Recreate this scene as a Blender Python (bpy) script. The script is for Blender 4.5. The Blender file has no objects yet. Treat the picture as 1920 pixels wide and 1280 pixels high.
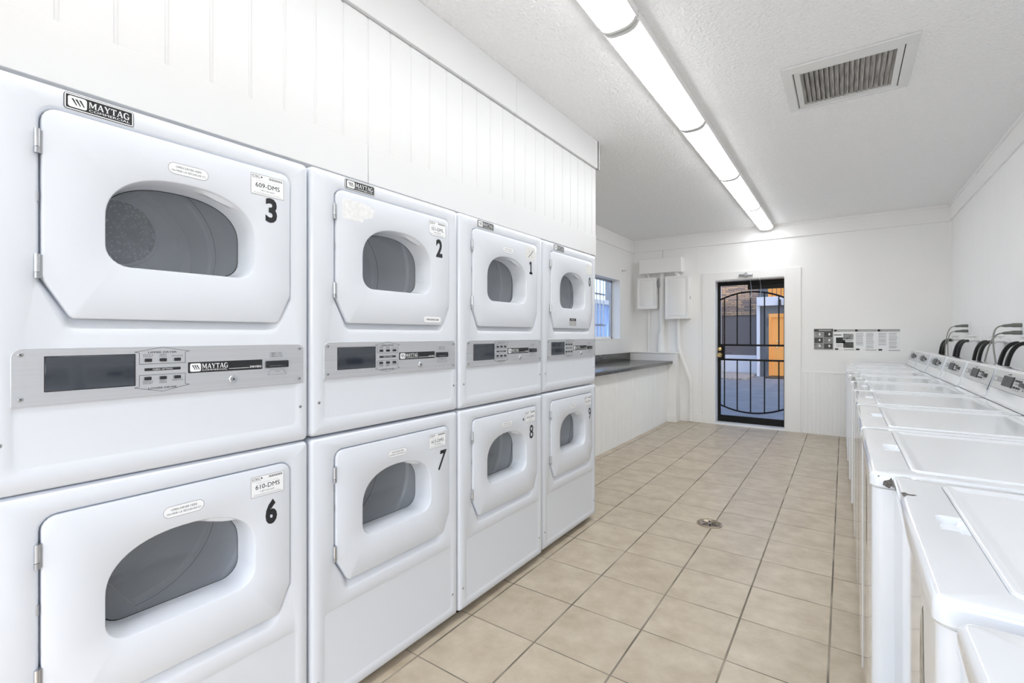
import bpy, bmesh, math, random
from mathutils import Vector, Matrix
random.seed(7)
S = bpy.context.scene
COL = S.collection
R = math.radians

# ------------------------------------------------------------------ camera
cam_d = bpy.data.cameras.new('camera'); cam = bpy.data.objects.new('camera', cam_d); COL.objects.link(cam)
cam_d.sensor_width = 36.0; cam_d.lens = 36.0 * 892.8 / 1920.0
cam_d.shift_y = (628.0 - 640.0) / 1920.0
cam_d.clip_start = 0.02; cam_d.clip_end = 200
cam.location = (0, 0, 1.2); cam.rotation_euler = (R(90), 0, R(34.868))
S.camera = cam
# ------------------------------------------------------------------ world, sun, exposure
S.view_settings.view_transform = 'Standard'; S.view_settings.look = 'None'
S.view_settings.gamma = 1.0; S.view_settings.use_curve_mapping = False
S.view_settings.exposure = 1.3
S.cycles.max_bounces = 24; S.cycles.diffuse_bounces = 20; S.cycles.glossy_bounces = 6; S.cycles.transparent_max_bounces = 12
SKY_STRENGTH = 0.29; LAMP_STRENGTH = 5.8; SUN_ENERGY = 1.6
w = bpy.data.worlds.new('sky'); S.world = w; w.use_nodes = True
wn = w.node_tree; bgn = wn.nodes['Background']
sky = wn.nodes.new('ShaderNodeTexSky'); sky.sky_type = 'NISHITA'; sky.sun_disc = False
sky.sun_elevation = R(48); sky.sun_rotation = R(150); sky.air_density = 1.0; sky.dust_density = 1.6
wn.links.new(sky.outputs[0], bgn.inputs[0]); bgn.inputs[1].default_value = SKY_STRENGTH
sd = bpy.data.lights.new('sun', 'SUN'); sd.energy = SUN_ENERGY; sd.angle = R(1.0); sd.color = (.97, .98, 1.0)
sun = bpy.data.objects.new('sun', sd); COL.objects.link(sun); sun.location = (3, -3, 12)
sun.rotation_euler = Vector((-.10, .60, -.80)).to_track_quat('-Z', 'Y').to_euler()

# ------------------------------------------------------------------ materials
def mat(name, col, rough=.5, metal=0.0, spec=.5, coat=0.0):
    m = bpy.data.materials.new(name); m.use_nodes = True
    b = m.node_tree.nodes['Principled BSDF']
    b.inputs['Base Color'].default_value = (*col, 1); b.inputs['Roughness'].default_value = rough
    b.inputs['Metallic'].default_value = metal; b.inputs['Specular IOR Level'].default_value = spec
    b.inputs['Coat Weight'].default_value = coat; b.inputs['Coat Roughness'].default_value = .08
    return m
def nodes(m): return m.node_tree.nodes, m.node_tree.links, m.node_tree.nodes['Principled BSDF']
def noise(m, scale, detail=3, rough=.5, vec=None):
    n, l, b = nodes(m); t = n.new('ShaderNodeTexNoise')
    t.inputs['Scale'].default_value = scale; t.inputs['Detail'].default_value = detail; t.inputs['Roughness'].default_value = rough
    if vec is None:
        g = n.new('ShaderNodeNewGeometry'); vec = g.outputs['Position']
    l.new(vec, t.inputs['Vector']); return t
def bump(m, src, strength, dist):
    n, l, b = nodes(m); u = n.new('ShaderNodeBump'); u.inputs['Strength'].default_value = strength
    u.inputs['Distance'].default_value = dist; l.new(src, u.inputs['Height']); l.new(u.outputs[0], b.inputs['Normal'])
def tint(m, src, c0, c1, p0=.3, p1=.7):
    n, l, b = nodes(m); r = n.new('ShaderNodeValToRGB')
    r.color_ramp.elements[0].position = p0; r.color_ramp.elements[0].color = (*c0, 1)
    r.color_ramp.elements[1].position = p1; r.color_ramp.elements[1].color = (*c1, 1)
    l.new(src, r.inputs[0]); l.new(r.outputs[0], b.inputs['Base Color']); return r
def speckled(name, c0, c1, scale, rough=.5, bmp=0, **k):
    m = mat(name, c0, rough, **k); t = noise(m, scale, 4); tint(m, t.outputs[0], c0, c1)
    if bmp: bump(m, t.outputs[0], .5, bmp)
    return m
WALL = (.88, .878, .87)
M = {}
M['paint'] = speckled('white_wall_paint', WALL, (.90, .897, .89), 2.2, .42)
M['bulk'] = speckled('bulkhead_paint_dimmed', (.66, .66, .66), (.68, .68, .68), 2.2, .42)  # white wall paint, darkened to offset the glare of the close lamps
bt = noise(M['paint'], 60, 4); bump(M['paint'], bt.outputs[0], .25, .0015)
M['trim'] = mat('white_trim_gloss', (.88, .875, .865), .3)
M['ceil'] = mat('popcorn_ceiling', (.93, .93, .925), .85)
ct = noise(M['ceil'], 60, 3, .6); bump(M['ceil'], ct.outputs[0], 1.0, .013)
M['enamel'] = mat('white_enamel', (.685, .715, .765), .22, coat=.3)
M['enamel_w'] = mat('washer_enamel', (.82, .845, .88), .09, coat=1.0)
M['enamel_lid'] = mat('washer_lid_enamel', (.82, .845, .88), .14, coat=.6)
M['dark'] = mat('black_plastic', (.015, .016, .02), .35)
M['rubber'] = mat('black_rubber', (.007, .007, .007), .45, spec=.25)
M['ink'] = mat('black_ink', (.012, .013, .016), .5)
M['greyink'] = mat('grey_ink', (.12, .12, .13), .5)
M['faint'] = mat('faint_grey_ink', (.40, .41, .43), .5)
M['label'] = mat('white_label', (.86, .87, .88), .35)
M['oldlabel'] = speckled('worn_label', (.62, .62, .60), (.75, .75, .73), 120, .6)
M['residue'] = speckled('glue_residue', (.70, .70, .69), (.80, .81, .83), 90, .6)
M['steel'] = mat('chrome_steel', (.62, .63, .65), .25, 1.0)
M['dullsteel'] = mat('dull_steel', (.42, .43, .45), .42, .9)
M['alu'] = mat('brushed_aluminium', (.60, .61, .63), .38, .75)
t = noise(M['alu'], 3, 4); n_, l_, b_ = nodes(M['alu'])
mp = n_.new('ShaderNodeMapping'); mp.inputs['Scale'].default_value = (1, .03, 60)
g_ = n_.new('ShaderNodeNewGeometry'); l_.new(g_.outputs['Position'], mp.inputs[0]); l_.new(mp.outputs[0], t.inputs['Vector'])
tint(M['alu'], t.outputs[0], (.56, .57, .59), (.66, .67, .69)); t.inputs['Scale'].default_value = 12
M['display'] = mat('dark_display_glass', (.016, .022, .034), .05, spec=.9, coat=.6)
M['drum'] = speckled('drum_metal', (.74, .75, .76), (.80, .81, .82), 6, .35, metal=.0)
M['drum_w'] = mat('drum_dark_seam', (.05, .05, .055), .6)  # dark rings along the drum seams
M['perf'] = mat('perforated_plate', (.10, .11, .125), .35, .8)
v = nodes(M['perf'])[0].new('ShaderNodeTexVoronoi'); v.inputs['Scale'].default_value = 95
g2 = nodes(M['perf'])[0].new('ShaderNodeNewGeometry'); M['perf'].node_tree.links.new(g2.outputs['Position'], v.inputs['Vector'])
tint(M['perf'], v.outputs['Distance'], (.62, .64, .67), (.09, .10, .115), .10, .42)
M['overlay'] = mat('grey_console_overlay', (.56, .56, .55), .4)
M['band'] = mat('grey_band', (.30, .30, .30), .45)
M['photo'] = speckled('dark_picture', (.015, .015, .015), (.07, .07, .07), 40, .4)
M['photo2'] = speckled('grey_picture', (.10, .10, .10), (.42, .42, .42), 28, .4)
M['chip'] = speckled('rust_chip', (.06, .055, .05), (.22, .20, .18), 300, .8)
M['wear'] = speckled('worn_enamel', (.22, .19, .14), (.5, .47, .40), 60, .5)
M['counter'] = speckled('dark_laminate', (.055, .055, .053), (.085, .083, .08), 30, .22)
M['black_iron'] = mat('black_iron', (.003, .003, .003), .45, spec=.25)
M['brass'] = mat('brass', (.75, .58, .30), .25, 1.0)
M['pvc'] = mat('painted_pipe', (.86, .86, .85), .35)
M['plug'] = mat('grey_plug', (.16, .165, .15), .5)
M['cord'] = mat('grey_cord', (.24, .24, .22), .5)
M['slat'] = speckled('dusty_louver', (.20, .185, .17), (.55, .53, .50), 14, .6)
n_, l_, b_ = nodes(M['slat']); mp = n_.new('ShaderNodeMapping'); mp.inputs['Scale'].default_value = (9, .5, 1)
g_ = n_.new('ShaderNodeNewGeometry'); l_.new(g_.outputs['Position'], mp.inputs[0])
for q in n_:
    if q.type == 'TEX_NOISE': l_.new(mp.outputs[0], q.inputs['Vector'])
M['ventpaint'] = mat('vent_paint', (.72, .725, .71), .4)
M['void'] = mat('duct_dark', (.02, .02, .02), .9)
# glass : transparent + reflection
def glass(name, tr, fac=.08):
    m = bpy.data.materials.new(name); m.use_nodes = True; nt = m.node_tree; nt.nodes.clear()
    o = nt.nodes.new('ShaderNodeOutputMaterial'); a = nt.nodes.new('ShaderNodeBsdfTransparent'); a.inputs[0].default_value = (*tr, 1)
    gl = nt.nodes.new('ShaderNodeBsdfGlossy'); gl.inputs['Roughness'].default_value = .03
    lf = nt.nodes.new('ShaderNodeLayerWeight'); lf.inputs[0].default_value = .5
    pw = nt.nodes.new('ShaderNodeMath'); pw.operation = 'POWER'; pw.inputs[1].default_value = 4.0; nt.links.new(lf.outputs['Facing'], pw.inputs[0])
    lw = nt.nodes.new('ShaderNodeMath'); lw.operation = 'MULTIPLY_ADD'; lw.inputs[1].default_value = .9; lw.inputs[2].default_value = .045; nt.links.new(pw.outputs[0], lw.inputs[0])
    mx = nt.nodes.new('ShaderNodeMixShader')
    nt.links.new(lw.outputs[0], mx.inputs[0]); nt.links.new(a.outputs[0], mx.inputs[1]); nt.links.new(gl.outputs[0], mx.inputs[2])
    nt.links.new(mx.outputs[0], o.inputs[0]); return m
M['dglass'] = glass('tinted_dryer_glass', (.90, .92, .94))
nt_g = M['dglass'].node_tree; mx0 = [q for q in nt_g.nodes if q.type == 'MIX_SHADER'][0]; tr0 = [q for q in nt_g.nodes if q.type == 'BSDF_TRANSPARENT'][0]
df = nt_g.nodes.new('ShaderNodeBsdfDiffuse'); df.inputs[0].default_value = (.50, .54, .60, 1); m2 = nt_g.nodes.new('ShaderNodeMixShader'); m2.inputs[0].default_value = .24
nt_g.links.new(tr0.outputs[0], m2.inputs[1]); nt_g.links.new(df.outputs[0], m2.inputs[2]); nt_g.links.new(m2.outputs[0], mx0.inputs[1])
M['wglass'] = glass('window_glass', (.93, .96, 1.0))
M['screen'] = glass('insect_screen', (.72, .74, .80))
def emis(name, col, st):
    m = mat(name, col, .4); b = nodes(m)[2]; b.inputs['Emission Color'].default_value = (*col, 1); b.inputs['Emission Strength'].default_value = st; return m
M['lens'] = emis('lit_diffuser', (.97, .985, 1.0), LAMP_STRENGTH)
# floor tiles
def tile_floor():
    m = mat('beige_floor_tile', (.6, .5, .4), .33, spec=.4); n, l, b = nodes(m)
    g = n.new('ShaderNodeNewGeometry'); sp = n.new('ShaderNodeSeparateXYZ'); l.new(g.outputs['Position'], sp.inputs[0])
    P = .316
    def math_(op, a, bb, clamp=False):
        q = n.new('ShaderNodeMath'); q.operation = op; q.use_clamp = clamp
        for i, x in enumerate((a, bb)):
            if x is None: continue
            if isinstance(x, (int, float)): q.inputs[i].default_value = x
            else: l.new(x, q.inputs[i])
        return q.outputs[0]
    def line(sock, off, half):
        a = math_('SUBTRACT', sock, off); a = math_('DIVIDE', a, P)
        f = math_('FRACT', a, None); d = math_('SUBTRACT', f, .5); d = math_('ABSOLUTE', d, None)
        d = math_('SUBTRACT', .5, d); d = math_('MULTIPLY', d, P)      # distance to line in metres
        r = n.new('ShaderNodeMapRange'); r.inputs['From Min'].default_value = half * .7; r.inputs['From Max'].default_value = half * 1.35
        r.inputs['To Min'].default_value = 1; r.inputs['To Max'].default_value = 0; l.new(d, r.inputs[0]); return r.outputs[0], math_('FLOOR', a, None)
    lx, ix = line(sp.outputs['X'], -.993, .0034); ly, iy = line(sp.outputs['Y'], 1.8925, .0022)
    cv = n.new('ShaderNodeCombineXYZ'); l.new(ix, cv.inputs[0]); l.new(iy, cv.inputs[1])
    wn_ = n.new('ShaderNodeTexWhiteNoise'); wn_.noise_dimensions = '3D'; l.new(cv.outputs[0], wn_.inputs['Vector'])
    off = n.new('ShaderNodeVectorMath'); off.operation = 'MULTIPLY_ADD'; l.new(wn_.outputs['Color'], off.inputs[0]); off.inputs[1].default_value = (9, 9, 9)
    l.new(g.outputs['Position'], off.inputs[2])
    t1 = n.new('ShaderNodeTexNoise'); t1.inputs['Scale'].default_value = 9; t1.inputs['Detail'].default_value = 6; t1.inputs['Roughness'].default_value = .62
    l.new(off.outputs[0], t1.inputs['Vector'])
    r = n.new('ShaderNodeValToRGB'); e = r.color_ramp.elements
    e[0].position = .30; e[0].color = (.42, .345, .25, 1); e[1].position = .72; e[1].color = (.58, .505, .39, 1)
    l.new(t1.outputs[0], r.inputs[0])
    # per tile value shift
    hs = n.new('ShaderNodeHueSaturation'); l.new(r.outputs[0], hs.inputs['Color'])
    l.new(math_('ADD', math_('MULTIPLY', wn_.outputs['Value'], .07), .965), hs.inputs['Value'])
    gn = n.new('ShaderNodeTexNoise'); gn.inputs['Scale'].default_value = 3.0; l.new(g.outputs['Position'], gn.inputs['Vector'])
    gr = n.new('ShaderNodeValToRGB'); gr.color_ramp.elements[0].position = .42; gr.color_ramp.elements[0].color = (.13, .115, .09, 1)
    gr.color_ramp.elements[1].position = .68; gr.color_ramp.elements[1].color = (.38, .33, .26, 1); l.new(gn.outputs[0], gr.inputs[0])
    fac = math_('MAXIMUM', lx, ly)
    mx = n.new('ShaderNodeMix'); mx.data_type = 'RGBA'; l.new(fac, mx.inputs[0]); l.new(hs.outputs[0], mx.inputs[6]); l.new(gr.outputs[0], mx.inputs[7])
    l.new(mx.outputs[2], b.inputs['Base Color'])
    rg = math_('ADD', math_('MULTIPLY', fac, .5), .36); l.new(rg, b.inputs['Roughness'])
    hb = math_('SUBTRACT', math_('MULTIPLY', t1.outputs[0], .12), fac); bump(m, hb, .6, .0015)
    return m
M['floor'] = tile_floor()
# outdoor
M['concrete'] = speckled('grey_concrete', (.24, .225, .21), (.30, .28, .26), 3, .8)
M['gravel'] = speckled('tan_gravel', (.24, .18, .13), (.66, .54, .42), 16, .9)
M['greywall'] = mat('slate_grey_siding', (.13, .145, .16), .7)
M['shade'] = mat('dark_grey_shade_screen', (.15, .128, .12), .6)
M['whitewall'] = mat('white_exterior', (.78, .76, .76), .7)
M['orange'] = mat('orange_paint', (1.0, .39, .06), .5)
M['bluewall'] = mat('blue_grey_siding', (.42, .60, .92), .7)
M['stone'] = mat('ledger_stone', (.4, .3, .2), .85)
n_, l_, b_ = nodes(M['stone']); g_ = n_.new('ShaderNodeNewGeometry'); mp = n_.new('ShaderNodeMapping'); mp.inputs['Rotation'].default_value = (R(90), 0, 0)
l_.new(g_.outputs['Position'], mp.inputs[0]); bk = n_.new('ShaderNodeTexBrick'); l_.new(mp.outputs[0], bk.inputs['Vector'])
bk.inputs['Scale'].default_value = 1; bk.squash = 1.6; bk.squash_frequency = 3; bk.offset = .37; bk.inputs['Brick Width'].default_value = .24; bk.inputs['Row Height'].default_value = .058
bk.inputs['Mortar Size'].default_value = .006; bk.inputs['Color1'].default_value = (.52, .34, .20, 1); bk.inputs['Color2'].default_value = (.17, .14, .14, 1)
bk.inputs['Mortar'].default_value = (.05, .04, .035, 1); bk.inputs['Bias'].default_value = -.1; l_.new(bk.outputs[0], b_.inputs['Base Color'])

# ------------------------------------------------------------------ mesh helpers
_tc = {}
def text_mesh(body, bold=0.0):
    k = (body, bold)
    if k not in _tc:
        cu = bpy.data.curves.new('glyphs', 'FONT'); cu.body = body; cu.offset = bold; cu.resolution_u = 3
        o = bpy.data.objects.new('glyphs', cu); COL.objects.link(o); bpy.context.view_layer.update()
        me = bpy.data.meshes.new_from_object(o.evaluated_get(bpy.context.evaluated_depsgraph_get()))
        vs = [(p.co.x, p.co.y) for p in me.vertices]; fs = [tuple(p.vertices) for p in me.polygons]
        bpy.data.objects.remove(o); bpy.data.curves.remove(cu); bpy.data.meshes.remove(me)
        x0 = min(p[0] for p in vs); x1 = max(p[0] for p in vs); y0 = min(p[1] for p in vs); y1 = max(p[1] for p in vs)
        _tc[k] = ([((a - x0) / (x1 - x0), (b - y0) / (y1 - y0)) for a, b in vs], fs)
    return _tc[k]

class MB:
    def __init__(s): s.v = []; s.f = []; s.m = []; s.fl = []; s.mats = []
    def mi(s, m):
        if m not in s.mats: s.mats.append(m)
        return s.mats.index(m)
    def add(s, vs, fs, m, flat=False):
        b = len(s.v); s.v += [tuple(p) for p in vs]; i = s.mi(m)
        for f in fs: s.f.append(tuple(b + k for k in f)); s.m.append(i); s.fl.append(flat)
    def box(s, x0, x1, y0, y1, z0, z1, m):
        vs = [(x, y, z) for x in (x0, x1) for y in (y0, y1) for z in (z0, z1)]
        s.add(vs, [(0, 1, 3, 2), (4, 6, 7, 5), (0, 4, 5, 1), (2, 3, 7, 6), (0, 2, 6, 4), (1, 5, 7, 3)], m)
    def rbox(s, x0, x1, y0, y1, z0, z1, m, r=.004, seg=2):
        bm = bmesh.new(); bmesh.ops.create_cube(bm, size=1)
        for p in bm.verts: p.co = Vector(((x0 + x1) / 2 + p.co.x * (x1 - x0), (y0 + y1) / 2 + p.co.y * (y1 - y0), (z0 + z1) / 2 + p.co.z * (z1 - z0)))
        bmesh.ops.bevel(bm, geom=bm.edges[:], offset=r, segments=seg, profile=.5, affect='EDGES')
        s.bm(bm, m)
    def bm(s, bm, m, flat=False):
        bm.verts.index_update(); s.add([p.co[:] for p in bm.verts], [[q.index for q in f.verts] for f in bm.faces], m, flat); bm.free()
    def loops(s, ls, m, close=True, cap0=False, cap1=False):
        n = len(ls[0]); vs = [p for l in ls for p in l]; fs = []
        for i in range(len(ls) - 1):
            for j in range(n if close else n - 1):
                k = (j + 1) % n; fs.append((i * n + j, i * n + k, (i + 1) * n + k, (i + 1) * n + j))
        if cap0: fs.append(tuple(range(n))[::-1])
        if cap1: fs.append(tuple((len(ls) - 1) * n + j for j in range(n)))
        s.add(vs, fs, m)
    def tube(s, pts, r, m, n=10, caps=True):
        pts = [Vector(p) for p in pts]; ls = []; rs = r if isinstance(r, (list, tuple)) else [r] * len(pts)
        t0 = (pts[1] - pts[0]).normalized(); up = Vector((0, 0, 1)) if abs(t0.z) < .9 else Vector((1, 0, 0))
        nrm = t0.cross(up).normalized()
        for i, p in enumerate(pts):
            a = pts[max(i - 1, 0)]; b = pts[min(i + 1, len(pts) - 1)]; t = (b - a).normalized()
            nrm = (nrm - t * nrm.dot(t)).normalized(); bn = t.cross(nrm)
            ls.append([tuple(p + (nrm * math.cos(2 * math.pi * k / n) + bn * math.sin(2 * math.pi * k / n)) * rs[i]) for k in range(n)])
        s.loops(ls, m, True, caps, caps)
    def plate(s, outer, holes, m, normal):
        bm = bmesh.new(); ed = []
        for lp in [outer] + list(holes):
            vs = [bm.verts.new(p) for p in lp]
            for i in range(len(vs)): ed.append(bm.edges.new((vs[i], vs[(i + 1) % len(vs)])))
        bmesh.ops.triangle_fill(bm, use_beauty=True, use_dissolve=False, edges=ed, normal=Vector(normal))
        bm.normal_update()
        for f in bm.faces:
            if f.normal.dot(Vector(normal)) < 0: f.normal_flip()
        s.bm(bm, m, True)
    def text(s, body, o, u, v, w, h, m, bold=0.0, lift=.0004):
        vs, fs = text_mesh(body, bold); o = Vector(o); u = Vector(u); v = Vector(v); n = u.cross(v).normalized() * lift
        s.add([tuple(o + u * (a * w) + v * (b * h) + n) for a, b in vs], fs, m)
    def quad(s, a, b, c, d, m): s.add([a, b, c, d], [(0, 1, 2, 3)], m)
    def build(s, name, parent=None, loc=None, merge=True, angle=38):
        me = bpy.data.meshes.new(name); bm = bmesh.new(); vs = [bm.verts.new(p) for p in s.v]; bm.verts.ensure_lookup_table()
        for f, mi, fl in zip(s.f, s.m, s.fl):
            try: q = bm.faces.new([vs[k] for k in f]); q.material_index = mi; q.smooth = not fl
            except ValueError: pass
        if merge: bmesh.ops.remove_doubles(bm, verts=bm.verts, dist=1e-5)
        bm.to_mesh(me); bm.free()
        for m in s.mats: me.materials.append(m)
        me.set_sharp_from_angle(angle=R(angle))
        o = bpy.data.objects.new(name, me); COL.objects.link(o)
        if parent: o.parent = parent
        if loc: o.location = loc
        return o
def tag(o, label=None, cat=None, group=None, kind=None):
    if label: o['label'] = label
    if cat: o['category'] = cat
    if group: o['group'] = group
    if kind: o['kind'] = kind
    return o
def thing(name, label, cat, loc=(0, 0, 0), group=None, kind=None):
    o = bpy.data.objects.new(name, None); COL.objects.link(o); o.location = loc; o.empty_display_size = .1
    return tag(o, label, cat, group, kind)
def struct(mb, name, **k): return tag(mb.build(name, **k), kind='structure')
def copy_tree(o, parent=None):
    c = o.copy(); COL.objects.link(c); c.parent = parent
    for ch in list(o.children): copy_tree(ch, c)
    return c

def inset(poly, d):                      # convex CCW polygon offset inwards
    n = len(poly); out = []
    L = []
    for i in range(n):
        a = Vector(poly[i]); b = Vector(poly[(i + 1) % n]); t = (b - a).normalized(); nn = Vector((-t.y, t.x)); L.append((a + nn * d, t))
    for i in range(n):
        p, t = L[i - 1]; q, u = L[i]; den = t.x * u.y - t.y * u.x; k = ((q.x - p.x) * u.y - (q.y - p.y) * u.x) / den
        out.append((p.x + t.x * k, p.y + t.y * k))
    return out
def rpoly(poly, rad, seg=5, d=0.0):      # rounded convex polygon, CCW in (a,b)
    pl = inset(poly, d) if d else [tuple(p) for p in poly]; out = []; n = len(pl)
    for i in range(n):
        p = Vector(pl[i]); a = (Vector(pl[i - 1]) - p); b = (Vector(pl[(i + 1) % n]) - p)
        r = max((rad[i] if isinstance(rad, (list, tuple)) else rad) - d, .0008)
        ang = a.angle(b); t = min(r / math.tan(ang / 2), a.length * .49, b.length * .49); r = t * math.tan(ang / 2)
        a.normalize(); b.normalize(); c = p + (a + b).normalized() * (r / math.sin(ang / 2))
        s0 = p + a * t - c; s1 = p + b * t - c; th = s0.angle_signed(s1) * -1
        for k in range(seg + 1):
            q = s0.copy(); q.rotate(Matrix.Rotation(th * k / seg, 2)); out.append((c.x + q.x, c.y + q.y))
    return out
def rect(a0, a1, b0, b1): return [(a0, b0), (a1, b0), (a1, b1), (a0, b1)]
YZ = lambda lp, x: [(x, a, b) for a, b in lp]
XZ = lambda lp, y: [(a, y, b) for a, b in lp]
XY = lambda lp, z: [(a, b, z) for a, b in lp]

# ================================================================== ROOM SHELL
CEIL = 2.59; YF = 6.85; XL = -2.567; XR = .946; YB = -1.35
DOX0, DOX1, DOZ = -1.433, -.598, 1.935
f = MB(); f.box(XL - .2, XR + .2, YB - .1, YF, -.1, 0, M['floor']); struct(f, 'floor')
c = MB(); c.box(XL - .2, XR + .2, YB - .1, YF + .25, CEIL, CEIL + .1, M['ceil']); struct(c, 'ceiling')
wf = MB()
wf.box(XL - .14, DOX0, YF, YF + .2, -.1, CEIL, M['paint']); wf.box(DOX1, XR + .15, YF, YF + .2, -.1, CEIL, M['paint'])
wf.box(DOX0, DOX1, YF, YF + .2, DOZ, CEIL, M['paint']); struct(wf, 'wall_far')
WY0, WY1, WZ0, WZ1 = 5.05, 6.32, 1.148, 1.965
wl = MB()
wl.box(XL - .14, XL, 2.9, WY0, -.1, CEIL, M['paint']); wl.box(XL - .14, XL, WY1, YF, -.1, CEIL, M['paint'])
wl.box(XL - .14, XL, WY0, WY1, -.1, WZ0, M['paint']); wl.box(XL - .14, XL, WY0, WY1, WZ1, CEIL, M['paint']); struct(wl, 'wall_left')
def grooved(mb, o, u, v, n, L, H, pitch, first, gw, gd, m):
    """board with V grooves; o corner, u along, v up, n outward"""
    o, u, v, n = map(Vector, (o, u, v, n)); pr = [(0, 0)]; s = first
    while s < L - gw:
        if s > gw: pr += [(s - gw / 2, 0), (s - gw / 4, -gd), (s + gw / 4, -gd), (s + gw / 2, 0)]
        s += pitch
    pr.append((L, 0))
    mb.loops([[tuple(o + u * a + n * b + v * z) for a, b in pr] for z in (0, H)], m, close=False)
# wall above the dryers (bulkhead)
PX = -1.465; BZ = 1.769
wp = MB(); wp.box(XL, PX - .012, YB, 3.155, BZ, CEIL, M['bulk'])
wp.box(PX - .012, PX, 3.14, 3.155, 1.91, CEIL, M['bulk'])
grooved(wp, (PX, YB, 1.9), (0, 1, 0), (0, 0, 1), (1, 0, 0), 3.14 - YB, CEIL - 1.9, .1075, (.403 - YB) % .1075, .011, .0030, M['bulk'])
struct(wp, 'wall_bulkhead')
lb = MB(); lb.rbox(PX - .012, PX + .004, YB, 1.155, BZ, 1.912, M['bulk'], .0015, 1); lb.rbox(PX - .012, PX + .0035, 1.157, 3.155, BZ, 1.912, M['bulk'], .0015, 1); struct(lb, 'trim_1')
wde = MB(); wde.box(XL, -1.52, 2.98, 3.14, 0, BZ, M['paint']); struct(wde, 'wall_dryer_end')
wn1 = MB(); wn1.box(XL, PX, YB, .10, 0, BZ, M['paint']); struct(wn1, 'wall_near')
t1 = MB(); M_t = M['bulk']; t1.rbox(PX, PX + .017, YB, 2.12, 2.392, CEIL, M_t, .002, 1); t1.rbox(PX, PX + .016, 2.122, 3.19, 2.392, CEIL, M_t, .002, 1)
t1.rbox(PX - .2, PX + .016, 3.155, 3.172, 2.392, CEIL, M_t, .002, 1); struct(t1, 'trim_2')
t2 = MB(); t2.rbox(XL, XR, YF - .018, YF, 2.415, CEIL, M['trim'], .002, 1); t2.box(XL + .02, XR - .02, YF - .03, YF, 2.565, CEIL, M['trim']); struct(t2, 'trim_3')
t3 = MB(); t3.rbox(XL, XL + .016, 3.16, YF - .018, 2.408, CEIL, M['trim'], .002, 1); struct(t3, 'trim_4')
t4 = MB(); t4.rbox(XR - .016, XR, YB, YF - .018, 2.43, CEIL, M['trim'], .002, 1); t4.box(XR - .03, XR, YB, YF - .02, 2.572, CEIL, M['trim']); struct(t4, 'trim_5')
wr = MB(); wr.box(XR + .01, XR + .15, YB, YF, -.1, CEIL, M['paint'])
grooved(wr, (XR, YF, 0), (0, -1, 0), (0, 0, 1), (-1, 0, 0), YF - YB, CEIL, .2, .1, .008, .0007, M['paint'])
struct(wr, 'wall_right', angle=6)
# back wall behind the camera with a wide open entrance
wb = MB(); BX0, BX1, BZ1 = -1.25, .85, 2.15
wb.box(XL - .14, BX0, YB - .14, YB, -.1, CEIL, M['paint']); wb.box(BX1, XR + .15, YB - .14, YB, -.1, CEIL, M['paint'])
wb.box(BX0, BX1, YB - .14, YB, BZ1, CEIL, M['paint']); struct(wb, 'wall_back')
# wainscot right of door
wa = MB(); grooved(wa, (-.432, YF - .008, 0), (1, 0, 0), (0, 0, 1), (0, -1, 0), XR + .432, .745, .042, .03, .008, .003, M['paint'])
wa.box(-.432, XR, YF - .012, YF, .745, .752, M['paint']); struct(wa, 'trim_6')
# door casing
dc = MB(); dc.rbox(-1.591, DOX0, YF - .018, YF + .002, 0, 2.038, M['trim'], .002, 1); dc.rbox(DOX1, -.432, YF - .018, YF + .002, 0, 2.038, M['trim'], .002, 1)
dc.rbox(DOX0 - .0, DOX1 + .0, YF - .018, YF + .002, DOZ, 2.038, M['trim'], .002, 1)
dc.box(DOX0 + .0005, DOX0 + .012, YF - .0185, YF + .2, 0, DOZ + .004, M['trim']); dc.box(DOX1 - .012, DOX1 - .0005, YF - .0185, YF + .2, 0, DOZ + .004, M['trim']); dc.box(DOX0 + .012, DOX1 - .012, YF, YF + .2, DOZ - .012, DOZ + .004, M['trim'])
struct(dc, 'trim_7')
th = MB(); th.rbox(DOX0 + .012, DOX1 - .012, YF - .01, YF + .22, -.02, .022, M['label'], .004, 1); struct(th, 'trim_8')
bs = MB(); bs.rbox(-1.885, -1.591, YF - .012, YF, 0, .11, M['trim'], .002, 1); struct(bs, 'baseboard_far')
# panelled battens on far wall
pb = MB(); pb.rbox(-1.87, -1.635, YF - .005, YF + .001, .11, 2.415, M['paint'], .001, 1); pb.rbox(-2.5, -2.06, YF - .006, YF + .001, .95, 2.09, M['paint'], .001, 1); struct(pb, 'trim_9')

# ================================================================== SECURITY DOOR
sec = thing('door_1', 'black iron security screen door with arched bars at the far end', 'door', (0, 0, 0), kind='structure')
del sec['category']
DY = 7.0; X0, X1, Z0, Z1 = -1.42, -.612, .025, 1.92
K = M['black_iron']
fr = MB(); fr.rbox(X0, X0 + .034, DY - .02, DY + .02, Z0, Z1, K, .003, 1); fr.rbox(X1 - .018, X1, DY - .02, DY + .02, Z0, Z1, K, .003, 1)
fr.rbox(X0, X1, DY - .019, DY + .0195, Z1 - .05, Z1, K, .003, 1); fr.rbox(X0, X1, DY - .019, DY + .0195, Z0, Z0 + .085, K, .003, 1)
fr.box(-1.05, X1 - .01, DY + .0, DY + .018, Z1 - .115, Z1 - .05, K)
fr.build('door_frame', sec)
for zz in (1.065, .868):
    q = MB(); q.rbox(X0 + .02, X1 - .01, DY - .014, DY + .014, zz - .012, zz + .012, K, .002, 1); q.build('cross_rail', sec)
def arc(za, zb, sgn):
    pts = []
    for i in range(25):
        t = i / 24; x = X0 + .02 + (X1 - X0 - .03) * t; pts.append((x, DY, za + (zb - za) * (1 - (2 * t - 1) ** 2)))
    q = MB(); q.tube(pts, .011, K, 8); q.build('arched_bar', sec)
arc(1.68, 1.775, 1); arc(.25, .165, -1)
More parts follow.
